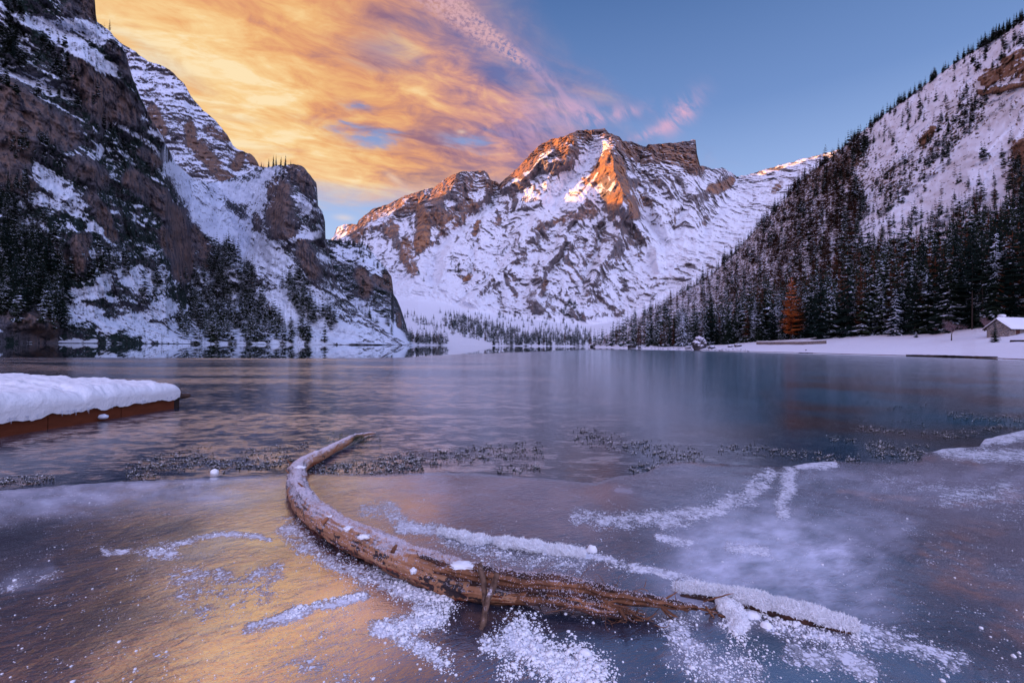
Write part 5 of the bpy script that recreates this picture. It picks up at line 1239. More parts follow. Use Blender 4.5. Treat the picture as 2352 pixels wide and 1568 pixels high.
rock('boulder', 1469, 799.8, 7, 4, 'small dark block beside the dark shore rock', DARKROCK_M, 12)
rock('boulder', 1695, 796.0, 16, 8, 'snow-capped rock by the bend of the beach', ROCK_M, 10)
rock('boulder', 1678, 797.0, 13, 6, 'smaller snow-capped rock beside the rock at the bend of the beach', ROCK_M, 14)
rock('boulder', 1580, 801.0, 14, 7, 'low snowy rock just left of the big boulder', ROCK_M, 15)
g_ = np.random.default_rng(21)
mb = MB()
for i in range(150):
    x = g_.uniform(1440, 1720); y = RIGHT.shore_y(x) - g_.uniform(0.3, 5.5); p = ground_r(x, y); kk = scale_at(p)
    V, F = lump(i, *(g_.uniform(.8, 2.4) * kk * np.array([1, 1, .8])), .3, 1.3, 1); mb.add(V + p, F)
tag(mb.build('shore_rubble', ROCK_M, None, False), 'snowy rubble scattered along the waterline below the forest', 'rubble', kind='stuff')
def drift(name, pts, r, label, mat, cat='log', zoff=.1):
    w = np.array([ground_r(x, y) for x, y in pts]); w[:, 2] += zoff; t = np.linspace(0, len(pts) - 1, 24)
    q = np.stack([np.interp(t, range(len(pts)), w[:, i]) for i in range(3)], -1); q += .06 * fbm(q * 1.3, 3)[:, None]
    m_ = MB(); m_.tube(q, np.linspace(r, r * .6, 24) * (1 + .2 * fbm(q * 2, 2)), 8)
    tag(m_.build(name, mat), label, cat)
drift('driftwood_log', [(2322, 785.0), (2345, 784.0), (2380, 783.5)], .28, 'dark log lying on the snow in front of the hut', DARKROCK_M)
drift('driftwood_log', [(2082, 816.6), (2150, 817.3), (2225, 819.3), (2290, 821)], .22, 'long dark log along the waterline below the hut', DARKROCK_M, zoff=.05)
drift('driftwood_log', [(2212, 823.5), (2240, 821.3), (2256, 819.6)], .12, 'thin pale driftwood pole slanting into the water by the long dark log', BARKY_M, zoff=.1)
drift('driftwood_log', [(1835, 810.6), (1867, 810.6)], .12, 'short dark plank at the waterline below the little bush', DARKROCK_M, zoff=.04)
p = at_depth(np.array([742.0]), np.array([793.0]), np.array([430.0]))[0]
# ------------------------------------------------------------------ jetty on the left
def spikes(P, N, ln, wd, g, jit=.5):
    """little hoar-frost blades: one thin 3-sided spike at each point"""
    n = len(P); d = N + g.normal(0, jit, (n, 3)); d /= np.linalg.norm(d, axis=1, keepdims=True)
    a = np.cross(d, g.normal(size=(n, 3))); a /= np.linalg.norm(a, axis=1, keepdims=True) + 1e-9; b = np.cross(d, a)
    ln = ln * g.uniform(.4, 1.3, n)[:, None]; wd = wd * g.uniform(.6, 1.3, n)[:, None]
    V = np.stack([P + a * wd, P - a * wd * .5 + b * wd * .87, P - a * wd * .5 - b * wd * .87, P + d * ln], 1)
    i = np.arange(n)[:, None] * 4
    F = np.concatenate([i + np.array([[0, 1, 3]]), i + np.array([[1, 2, 3]]), i + np.array([[2, 0, 3]])])
    return V.reshape(-1, 3), F
def tri_sample(V, F, n, g, up=0.2):
    F = F if F.shape[1] == 3 else np.concatenate([F[:, [0, 1, 2]], F[:, [0, 2, 3]]])
    A, B, C = V[F[:, 0]], V[F[:, 1]], V[F[:, 2]]; N = np.cross(B - A, C - A); ar = np.linalg.norm(N, axis=1); N = N / (ar[:, None] + 1e-12)
    w = ar * (N[:, 2] > up); k = g.choice(len(F), n, p=w / w.sum()); r1, r2 = np.sqrt(g.random(n))[:, None], g.random(n)[:, None]
    return A[k] * (1 - r1) + B[k] * r1 * (1 - r2) + C[k] * r1 * r2, N[k]

def build_jetty():
    g = np.random.default_rng(31)
    c = on_plane(400, 939, 0.0); a = on_plane(0, 1005, 0.0)
    e1 = a - c; L1 = np.linalg.norm(e1); e1 /= L1; e2 = np.array([-e1[1], e1[0], 0]); 
    if e2[0] > 0: e2 = -e2
    e2 = e2 * .97 + np.array([0, .24, 0]); e2[2] = 0; e2 /= np.linalg.norm(e2)
    Ln, Wd = L1 + 4.0, 6.5
    t = empty('snowy_jetty', c); tag(t, 'brown timber jetty under a thick cap of snow at the left shore', 'jetty')
    ang = math.atan2(e1[1], e1[0])
    TM = wood_mat('jetty_wet_timber', (.13, .034, .014), 3.0); DM = wood_mat('jetty_dark_timber', (.03, .02, .018))
    P = lambda u, v, z: e1 * u + e2 * v + np.array([0, 0, z])
    top = .30
    x0 = 0.0
    for ln in (1.25, 1.3, 1.4, 2.0, 2.5):                         # side timbers butted end to end
        mb = MB(); V = np.array([P(u, v, z) for u in (x0 + .006, x0 + ln - .006) for v in (0, .2) for z in (-.25, top)])
        mb.add(V, np.array([[0, 1, 3, 2], [4, 6, 7, 5], [0, 4, 5, 1], [2, 3, 7, 6], [0, 2, 6, 4], [1, 5, 7, 3]])); x0 += ln
        mb.build('side_timber', TM, t, False)
    mb = MB(); V = np.array([P(u, v, z) for u in (-.14, -.002) for v in (.0, Wd) for z in (-.25, top - .03)])
    mb.add(V, np.array([[0, 1, 3, 2], [4, 6, 7, 5], [0, 4, 5, 1], [2, 3, 7, 6], [0, 2, 6, 4], [1, 5, 7, 3]])); mb.build('end_timber', DM, t, False)
    mb = MB(); V = np.array([P(u, v, z) for u in (.02, Ln) for v in (.21, Wd) for z in (.12, top - .02)])
    mb.add(V, np.array([[0, 1, 3, 2], [4, 6, 7, 5], [0, 4, 5, 1], [2, 3, 7, 6], [0, 2, 6, 4], [1, 5, 7, 3]])); mb.build('deck', DM, t, False)
    for v, z, r in ((.10, top - .05, .06), (.42, top + .05, .065)):
        mb = MB(); mb.tube([P(-.48, v, z), P(-.3, v, z), P(.6, v, z)], [r * .9, r, r], 10); mb.add(np.array([P(-.48, v, z) + r * .9 * (math.cos(q) * e2 + math.sin(q) * np.array([0, 0, 1])) for q in np.linspace(0, 6.28, 10, endpoint=False)] + [P(-.49, v, z)]), np.array([[i, (i + 1) % 10, 10] for i in range(10)]))
        mb.build('pole_end', BARKY_M, t)
    # snow cap
    nu, nv = 260, 170
    U, Vv = np.meshgrid(np.linspace(0, 1, nu) ** 1.15, np.linspace(0, 1, nv) ** 1.3)
    u = -.10 + (Ln + .1) * U; v = -.07 + (Wd) * Vv
    edge = np.minimum(u + .10, (v + .07)); r = .22
    hh = np.sqrt(np.clip(1 - (1 - np.clip(edge / r, 0, 1)) ** 2, 0, 1))
    base = e1 * u[..., None] + e2 * v[..., None]
    th = .30 + .10 * sstep(u, 0, 2.5) + .15 * fbm(base / .9, 4) + .07 * fbm(base / .25, 4)
    # a trodden furrow across the snow
    fx = 1.62 + .25 * v + .18 * fbm(base / .5 + 3, 3); fur = np.exp(-((u - fx) / .09) ** 2) + .8 * np.exp(-((u - fx - .42) / .07) ** 2)
    th = th - .12 * fur * (0.6 + fbm(base / .12, 3))
    z = top + .004 + th * hh
    P3 = base + z[..., None] * np.array([0, 0, 1])
    over = (1 - hh) ** 2
    P3 -= e2 * (.05 * np.sin(np.clip(hh, 0, 1) * np.pi) * (v < .5))[..., None]
    P3[0, :, 2] -= .07 + .12 * np.clip(fbm(np.stack([u[0] * 3, 0 * u[0], 0 * u[0]], -1), 4), -.5, 1); P3[:, 0, 2] -= .05
    P3[..., 2] += .014 * fbm(P3 / .06, 4)
    me = mesh('snow_cap', P3.reshape(-1, 3), grid_faces(nv, nu)); o = obj('snow_cap', me, plain_snow('jetty_snow', (.84, .84, .90), 7.0, .07), t)
    ICE = new_mat('clear_ice'); principled(ICE[1], ICE[2], (.62, .66, .78), .2, .6)
    for k in range(26):
        uu = g.uniform(.1, L1); ln = g.uniform(.03, .11); mb = MB(); p0 = P(uu, -.10, top + .0)
        mb.tube([p0, p0 - np.array([0, 0, ln])], [.008, .001], 5); mb.build('icicle', ICE[0], t)
    V, F = lump(5, .09, .06, .05, .4, 1.5, 3); q = P(1.66, -.08, .09)
    obj('ice_chunk', mesh('ice_chunk', V + q, F), ICE[0], t)
build_jetty()

# ------------------------------------------------------------------ the driftwood trunk
def log_wood_mat():
    mt, nt, b = new_mat('log_wood')
    g = nt.geo(); p = g['Position']; nz = nt.sep(g['Normal'])[2]
    al = nt.attr('along'); ar = nt.attr('around')
    gr = nt.noise(nt.comb(nt.mul(al, 2.0), nt.mul(ar, 16.0), 0.0), 2.2, 5, .62, .4)
    n = nt.noise(p, 7, 5, .6); n2 = nt.noise(p, 38, 4, .62); n3 = nt.noise(p, 130, 3, .6)
    col = nt.ramp(nt.add(nt.mul(gr, .6), nt.mul(n, .45)), [(.22, (.16, .060, .032)), (.42, (.36, .155, .075)), (.60, (.48, .25, .135)), (.85, (.42, .25, .165))])
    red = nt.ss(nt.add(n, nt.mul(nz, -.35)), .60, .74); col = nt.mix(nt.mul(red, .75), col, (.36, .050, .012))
    # loose dark bark left in flakes
    bk = nt.ss(nt.add(nt.mul(n2, .55), nt.mul(n, .55), nt.attr('bark')), .60, .66); col = nt.mix(bk, col, (.030, .020, .024))
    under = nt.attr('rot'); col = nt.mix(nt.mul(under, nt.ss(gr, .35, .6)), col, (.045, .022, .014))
    s = nt.add(nt.mul(nz, .85), nt.mul(nt.sub(n, .5), .55), nt.mul(nt.sub(n2, .5), 1.0), nt.mul(nt.sub(n3, .5), .9), nt.attr('frost'))
    f = nt.ss(s, .40, .90)
    col = nt.mix(nt.mul(f, .90), col, (.76, .68, .74))
    principled(nt, b, col, nt.mix(f, .55, .9), .3, nt.bump(nt.add(nt.mul(gr, .5), nt.mul(n2, .6), nt.mul(n3, .35), nt.mul(f, .4)), .8, .008))
    return mt
FIBRE_M = frosty_mat('torn_wood', (.10, .042, .024), (.34, .15, .075), .12, 9.0, (.72, .66, .74), bumpd=.004)
DARKWOOD_M = frosty_mat('dark_torn_wood', (.030, .018, .017), (.105, .045, .032), .08, 9.0, (.70, .66, .74), bumpd=.004)
STICK_M = frosty_mat('frosted_stick', (.07, .04, .03), (.20, .12, .085), .42, 40.0, (.70, .64, .70), bumpd=.004)
HOAR_M = plain_snow('hoar_frost', (.93, .93, .97), 30.0, .006)
LOGFROST_M = plain_snow('log_hoar', (.78, .70, .77), 30.0, .004)

def catmull(P, n):
    P = np.asarray(P, float); P = np.concatenate([[2 * P[0] - P[1]], P, [2 * P[-1] - P[-2]]]); m = len(P) - 3
    t = np.linspace(0, m - 1e-6, n); i = t.astype(int); f = (t - i)[:, None]
    a, b, c, d = P[i], P[i + 1], P[i + 2], P[i + 3]
    return .5 * (2 * b + (c - a) * f + (2 * a - 5 * b + 4 * c - d) * f ** 2 + (3 * b - a - 3 * c + d) * f ** 3)
def frames(C):
    T = np.gradient(C, axis=0); T /= np.linalg.norm(T, axis=1, keepdims=True)
    S = np.cross(T, np.array([0, 0, 1.0])); S /= np.linalg.norm(S, axis=1, keepdims=True); U = np.cross(S, T)
    return T, S, U
def px_curve(lst): return np.array([on_plane(x, y, z) for x, y, z in lst])

def build_log():
    g = np.random.default_rng(77)
    root = empty('curved_log', on_plane(900, 1300, 0.0)); O = np.array(root.location)
    tag(root, 'long curved frost-covered tree trunk frozen into the shore ice with a splintered end', 'tree trunk')
    ctl = [(862, 994, .03, .012), (842, 996, .05, .022), (812, 1004, .09, .04), (798, 1012, .09, .055), (772, 1026, .08, .058), (742, 1042, .085, .066), (716, 1055, .09, .078), (696, 1066, .09, .088), (684, 1082, .09, .094), (682, 1106, .09, .096),
           (690, 1138, .09, .098), (712, 1170, .10, .099), (752, 1201, .11, .100), (812, 1233, .12, .100), (880, 1264, .125, .101), (950, 1292, .125, .103), (1020, 1316, .12, .104), (1080, 1331, .118, .100), (1130, 1341, .115, .084), (1180, 1351, .11, .055), (1235, 1362, .10, .018)]
    P = px_curve([c[:3] for c in ctl]); n = 520
    C = catmull(P, n); rad = np.interp(np.linspace(0, len(ctl) - 1, n), range(len(ctl)), [c[3] for c in ctl])
    T, S, U = frames(C); m_ = 72; a = np.linspace(0, 2 * np.pi, m_, endpoint=False)
    dirs = np.cos(a)[None, :, None] * S[:, None] + np.sin(a)[None, :, None] * U[:, None]
    base = C[:, None] + rad[:, None, None] * dirs
    ln = np.concatenate([[0], np.cumsum(np.linalg.norm(np.diff(C, axis=0), axis=1))])
    AL = np.broadcast_to(ln[:, None], base.shape[:2]); AR = np.broadcast_to((a / 6.2832)[None], base.shape[:2])
    rings = np.stack([AL * 3.0, np.cos(a)[None] * .9 + 0 * AL, np.sin(a)[None] * .9 + 0 * AL], -1)
    crk = np.clip(fbm(np.stack([AL * 1.1, np.cos(a)[None] * 3.2 + 0 * AL, np.sin(a)[None] * 3.2 + 0 * AL], -1) + 9, 4, .6, ridged=True) - .42, 0, 1)
    crk = crk * (.25 + .75 * sstep(AL, ln[-1] * .45, ln[-1] * .8))
    disp = .30 * fbm(rings * np.array([.8, .8, .8]), 4) - .26 * crk + .14 * fbm(base / .09, 4, .6) + .03 * fbm(base / .02, 3)
    grain = fbm(np.stack([AL * 2.2, np.cos(a)[None] * 4 + 0 * AL, np.sin(a)[None] * 4 + 0 * AL], -1), 3)
    disp += .05 * grain
    for kx, ka, kr, kh in ((.62, 1.9, .07, .30), (1.9, 1.5, .09, .22), (2.6, .6, .10, .16), (3.2, 3.5, .08, .3), (4.2, 2.4, .10, .16), (1.2, 4.2, .08, .25), (3.7, 1.2, .09, .15)):
        da = np.abs(((a[None] - ka + np.pi) % (2 * np.pi)) - np.pi) * rad[:, None]; disp += kh * np.exp(-((AL - kx) ** 2 + da ** 2) / (kr * .55) ** 2)
    V = C[:, None] + rad[:, None, None] * (1 + disp)[..., None] * dirs
    # the last stretch is torn open: hollow on the near side
    tip = sstep(AL, ln[-1] * .86, ln[-1]); V -= (U[:, None] * (tip * .03 * (1 + grain))[..., None])
    upf = np.sin(a)[None] + 0 * AL
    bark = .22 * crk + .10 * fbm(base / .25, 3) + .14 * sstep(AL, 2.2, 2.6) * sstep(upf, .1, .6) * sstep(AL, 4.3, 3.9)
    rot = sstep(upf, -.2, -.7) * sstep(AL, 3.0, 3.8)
    frost = np.interp(ln, [0, 1.5, 2.6, 3.4, 4.0, ln[-1]], [.06, .06, -.02, -.04, -.06, -.08])[:, None] + 0 * AL
    Vo = V - O
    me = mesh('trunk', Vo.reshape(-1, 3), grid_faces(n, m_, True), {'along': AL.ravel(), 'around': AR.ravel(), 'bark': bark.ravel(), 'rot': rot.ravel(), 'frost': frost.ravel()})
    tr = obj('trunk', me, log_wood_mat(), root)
    # hoar frost needles on the upper side
    Pq, Nq = tri_sample(Vo.reshape(-1, 3), grid_faces(n, m_, True)[:, ::-1], 9000, g, .35)
    keep = fbm(Pq / .12, 3) > -.05; sv, sf = spikes(Pq[keep], Nq[keep], .010, .0022, g)
    tag(obj('frost', mesh('frost', sv, sf, None, False), LOGFROST_M, root), kind='stuff')
    # patches of snow resting on it
    for x, y, z, rx, ry, rz in ((1062, 1298, .235, .07, .04, .022), (800, 1213, .20, .03, .03, .02), (836, 1232, .21, .04, .03, .018), (690, 1073, .18, .05, .04, .02), (760, 1188, .19, .035, .03, .02), (950, 1310, .17, .02, .02, .02)):
        Vl, Fl = lump(x, rx, ry, rz * .8, .8, 1.5, 4); o = obj('snow_patch', mesh('snow_patch', Vl + on_plane(x, y, z) - O, Fl), HOAR_M, root)
    # torn fibres of the broken end: an upper and a lower fork
    up = catmull(px_curve([(930, 1268, .215), (1010, 1294, .213), (1085, 1314, .195), (1180, 1330, .165), (1290, 1338, .15), (1400, 1362, .12), (1500, 1380, .095), (1590, 1394, .07), (1655, 1413, .03)]), 100)
    lo = catmull(px_curve([(930, 1302, .05), (1010, 1330, .045), (1085, 1348, .06), (1180, 1362, .075), (1290, 1380, .075), (1380, 1398, .065), (1440, 1412, .05), (1492, 1424, .03)]), 100)
    mid = catmull(px_curve([(1085, 1335, .13), (1180, 1345, .12), (1290, 1358, .11), (1370, 1375, .10), (1420, 1390, .09)]), 100)
    def strand(curve, s0, s1, off, r, mat, name='splinter', flat=.5, wig=2.0, end=.15):
        k = 44; idx = np.linspace(s0 * 99, s1 * 99, k); c = np.stack([np.interp(idx, range(100), curve[:, i]) for i in range(3)], -1)
        t_, s_, u_ = frames(c); sh = np.linspace(1, .55, k)[:, None]
        c = c + s_ * off[0] * sh + u_ * off[1] * sh + wig * .012 * np.stack([fbm(c / .11 + 7 * off[0] * 90 + i * 3.3, 3) for i in range(3)], -1)
        mm = 10; aa = np.linspace(0, 2 * np.pi, mm, endpoint=False); rr = r * np.interp(np.linspace(0, 1, k), [0, .15, .75, 1], [.8, 1, .75, end])
        pr = 1 + .45 * fbm(np.stack([np.cos(aa) * 1.4 + off[0] * 50, np.sin(aa) * 1.4, 0 * aa], -1), 2)
        ring = c[:, None] + rr[:, None, None] * pr[None, :, None] * (np.cos(aa)[None, :, None] * s_[:, None] + flat * np.sin(aa)[None, :, None] * u_[:, None])
        ring += .10 * r * fbm(ring / .02, 3)[..., None]
        Vs = np.concatenate([ring.reshape(-1, 3), c[:1], c[-1:]]) - O
        F = grid_faces(k, mm, True); e0 = k * mm
        caps = np.array([[i, (i + 1) % mm, e0] for i in range(mm)] + [[(k - 1) * mm + (i + 1) % mm, (k - 1) * mm + i, e0 + 1] for i in range(mm)])
        obj(name, mesh(name, Vs, [F, caps], {'ridge': np.zeros(len(Vs))}), mat, root)
        return Vs, F
    frost_src = []
    for k in range(11):
        frost_src.append(strand(up, g.uniform(.05, .34), g.uniform(.66, 1.0), (g.uniform(-.06, .06), g.uniform(-.045, .04)), g.uniform(.018, .036), FIBRE_M if g.random() < .7 else DARKWOOD_M))
    for k in range(11):
        frost_src.append(strand(lo, g.uniform(.05, .34), g.uniform(.62, 1.0), (g.uniform(-.055, .05), g.uniform(-.035, .035)), g.uniform(.02, .038), FIBRE_M if g.random() < .55 else DARKWOOD_M))
    for k in range(8):
        frost_src.append(strand(mid, 0, g.uniform(.45, .95), (g.uniform(-.03, .05), g.uniform(-.03, .03)), g.uniform(.02, .034), DARKWOOD_M if g.random() < .6 else FIBRE_M))
    for k in range(7):      # flat torn slabs
        cu = (lo, up, mid)[k % 3]; frost_src.append(strand(cu, g.uniform(.22, .40), g.uniform(.60, .95), (g.uniform(-.05, .05), g.uniform(-.03, .04)), g.uniform(.04, .058), FIBRE_M, 'splinter', .22, 3.0, .25))
    for k in range(26):     # frayed points at the tips
        cu = (lo, up, mid)[g.integers(3)]; p0 = cu[g.integers(70, 99)] + g.normal(0, .018, 3); t0 = cu[99] - cu[88]; t0 = t0 / np.linalg.norm(t0) + g.normal(0, .38, 3); L = g.uniform(.06, .17)
        q0 = np.array([p0, p0 + t0 * L * .5, p0 + t0 * L + np.array([0, 0, g.uniform(-.02, .03)])]); q0[:, 2] = np.maximum(q0[:, 2], .02); strand(catmull(q0, 100), 0, 1, (0, 0), g.uniform(.006, .013), FIBRE_M, 'splinter', .6, .8, .15)
    sp = [spikes(*(tri_sample(v[:440], f[:, ::-1], 420, g, .25)), .011, .002, g) for v, f in frost_src]
    mb = MB(); [mb.add(v, f) for v, f in sp]; tag(mb.build('frost', LOGFROST_M, root, False), kind='stuff')
    # hair-fine roots and shreds
    mb = MB()
    for k in range(150):
        cu = (up, lo, mid)[g.integers(3)]; p0 = cu[g.integers(5, 98)] + g.normal(0, .03, 3); d = g.normal(0, 1, 3); d[2] = abs(d[2]) * .5 - .2; d /= np.linalg.norm(d)
        L = g.uniform(.03, .15); pts = [p0]; 
        for j in range(6): d = d + g.normal(0, .3, 3); d /= np.linalg.norm(d); pts.append(pts[-1] + d * L / 6)
        pts = np.array(pts); pts[:, 2] = np.maximum(pts[:, 2], .03); mb.tube(pts - O, np.linspace(.0028, .0008, 7), 3)
    tag(mb.build('wood_shreds', FIBRE_M, root), kind='stuff')
    # stubs of lost branches along the trunk
    for x, y, z, dx, dy, dz, r in ((745, 1196, .185, .02, .012, .02, .020), (905, 1262, .20, .01, .025, .02, .018), (700, 1120, .17, -.07, .02, .04, .012), (1010, 1335, .06, .02, -.08, .0, .014), (770, 1030, .13, .03, .03, .06, .010), (668, 1090, .13, -.06, .01, .05, .009)):
        p0 = on_plane(x, y, z); q0 = np.array([p0 - np.array([dx, dy, dz]) * .6, p0, p0 + np.array([dx, dy, dz])]); strand(catmull(q0, 100), 0, 1, (0, 0), r, FIBRE_M, 'branch_stub', .9, .4, .6)
    # snapped stubs crossing in front of the break
    for lst, r in (([(1098, 1291, .30), (1108, 1320, .24), (1112, 1360, .16), (1114, 1400, .09), (1107, 1452, .0)], .018), ([(1142, 1312, .27), (1133, 1345, .20), (1120, 1385, .13), (1110, 1425, .06), (1102, 1458, .0)], .020)):
        cu = catmull(px_curve(lst), 100); strand(cu, 0, 1, (0, 0), r, STICK_M, 'broken_branch', .8, 1.6, .6)
    cu = catmull(px_curve([(880, 1268, .06), (860, 1282, .045), (838, 1292, .035)]), 100); strand(cu, 0, 1, (0, 0), .036, DARKWOOD_M, 'branch_stub', .8, .5, .5)
    cu = catmull(px_curve([(860, 1272, .03), (930, 1306, .03), (1010, 1336, .03), (1060, 1345, .035)]), 100); strand(cu, 0, 1, (0, 0), .034, DARKWOOD_M, 'bark_strip', .7, .8, .3)
    cu = catmull(px_curve([(672, 1064, .12), (665, 1062, .13), (660, 1056, .15)]), 100); strand(cu, 0, 1, (0, 0), .012, FIBRE_M, 'twig', .9, .5, .3)
    cu = catmull(px_curve([(672, 1120, .06), (664, 1132, .05), (659, 1142, .05)]), 100); strand(cu, 0, 1, (0, 0), .010, DARKWOOD_M, 'twig', .9, .5, .3)
    # moss and needles caught round the knot near the tip
    mb = MB(); c0 = on_plane(815, 1009, .08)
    for k in range(260):
        p0 = c0 + g.normal(0, 1, 3) * np.array([.16, .08, .03]); d = g.normal(0, 1, 3); d[2] = abs(d[2]); d /= np.linalg.norm(d); mb.tube([p0 - O, p0 + d * g.uniform(.03, .09) - O], [.004, .001], 3)
    tag(mb.build('moss_tuft', frosty_mat('frosted_moss', (.02, .035, .02), (.05, .06, .03), .15, 30), root, False), kind='stuff')
build_log()

# ------------------------------------------------------------------ ridges of hoar frost on the ice
def snow_sweep(name, lst, label, cat, seed, nspike, spike=.02, parent=None, rough=.62, mat=None, f=.085):
    g = np.random.default_rng(seed); C = catmull(px_curve([c[:3] for c in lst]), 200); rad = np.interp(np.linspace(0, len(lst) - 1, 200), range(len(lst)), [c[3] for c in lst])
    T, S, U = frames(C); mm = 40; a = np.linspace(0, 2 * np.pi, mm, endpoint=False); dirs = np.cos(a)[None, :, None] * S[:, None] + .8 * np.sin(a)[None, :, None] * U[:, None]
    b = C[:, None] + rad[:, None, None] * dirs; rr = rad[:, None] * (1 + rough * 1.5 * fbm(b / f, 4, .6) + .7 * rough * fbm(b / (f * .22), 3, .6, billow=True))
    V = C[:, None] + rr[..., None] * dirs; O = C[100].copy(); O[2] = 0; V = (V - O).reshape(-1, 3); F = grid_faces(200, mm, True)
    o = obj(name, mesh(name, V, F), mat or HOAR_M, parent)
    if parent is None: o.location = O
    if label: tag(o, label, cat)
    if nspike:
        P, N = tri_sample(V, F[:, ::-1], nspike, g, .0); sv, sf = spikes(P, N, spike, spike * .17, g, .45)
        q = obj('frost_needles', mesh('frost_needles', sv, sf, None, False), HOAR_M, o); tag(q, kind='stuff')
    return o, O
snow_sweep('snow_ridge', [(1008, 1224, .02, .03), (1040, 1228, .035, .05), (1075, 1240, .03, .055), (1100, 1243, .03, .05), (1135, 1245, .015, .03), (1160, 1251, .03, .055), (1200, 1254, .04, .055), (1250, 1262, .03, .05), (1300, 1270, .03, .05), (1345, 1276, .02, .04)], 'fluffy ridge of hoar frost on the ice behind the trunk', 'snow ridge', 3, 6000, .022)
def frosted_branch():
    root = empty('frosted_branch', on_plane(1800, 1405, 0)); O = np.array(root.location); tag(root, 'straight branch buried under thick hoar frost beside the splintered trunk end', 'branch')
    g = np.random.default_rng(9)
    cu = catmull(px_curve([(1560, 1362, .03), (1640, 1366, .05), (1700, 1376, .055), (1800, 1404, .05), (1900, 1430, .04), (1945, 1444, .03)]), 60); mb = MB(); mb.tube(cu - O - np.array([0, 0.02, .012]), np.interp(np.linspace(0, 1, 60), [0, .3, 1], [.015, .034, .024]), 12); mb.build('wood', DARKWOOD_M, root)
    for nm, lst, sd, ns in (('frost_crust', [(1665, 1362, .075, .025), (1700, 1368, .085, .04), (1760, 1384, .085, .043), (1840, 1405, .08, .042), (1900, 1421, .07, .04), (1968, 1442, .05, .034)], 5, 7000), ('frost_crust', [(1548, 1352, .03, .03), (1590, 1354, .05, .04), (1640, 1360, .06, .035), (1680, 1366, .07, .03)], 6, 2500)):
        o, o2 = snow_sweep(nm, lst, None, None, sd, ns, .024, root, .5); o.location = o2 - O
root = frosted_branch()
snow_sweep('snow_clump', [(1650, 1376, .07, .03), (1672, 1392, .06, .06), (1690, 1412, .04, .055), (1695, 1440, .02, .05), (1690, 1462, .01, .035)], 'lumpy snow clump fallen between the frosted branch and the trunk tip', 'snow clump', 8, 2500, .014)
snow_sweep('snow_ridge', [(1345, 1284, .0, .015), (1420, 1305, .005, .022), (1470, 1312, .01, .03), (1500, 1322, .005, .03), (1560, 1345, .01, .025)], 'thin frozen ridge running from the fluffy frost ridge to the branch', 'snow ridge', 11, 2500, .009)
for i, (x, y, w, h, lb) in enumerate(((1360, 1266, .04, .045, 'loose ice block beyond the end of the fluffy frost ridge'), (1345, 1507, .035, .035, 'round snowball near the bottom edge below the trunk'), (1443, 1518, .03, .016, 'flat ice flake right of the round snowball'), (1760, 1380 + 62, .032, .035, 'pair-topping snow lump under the frosted branch'), (1788, 1448, .022, .022, 'small snow lump right of the larger one under the frosted branch'),
                                       (493, 1085, .045, .04, 'smooth pale stone of ice at the weed edge left of the trunk'), (752, 1250, .06, .008, 'pale flat ice plate in the shade beside the trunk'), (1660, 1295, .02, .02, 'small snow crumb on the milky ice patch'), (1726, 1418, .05, .035, 'snow lump beside the fallen snow clump'), (1185, 1276, .02, .018, 'small ice lump below the fluffy frost ridge'))):
    V, F = lump(i + 40, w, w * .8, h, .35, 1.6, 3); o = obj('ice_lump' if 'ice' in lb else 'snow_lump', mesh('lump', V, F), HOAR_M); o.location = on_plane(x, y, h * .5); tag(o, lb, 'ice lump' if 'ice' in lb else 'snow lump')

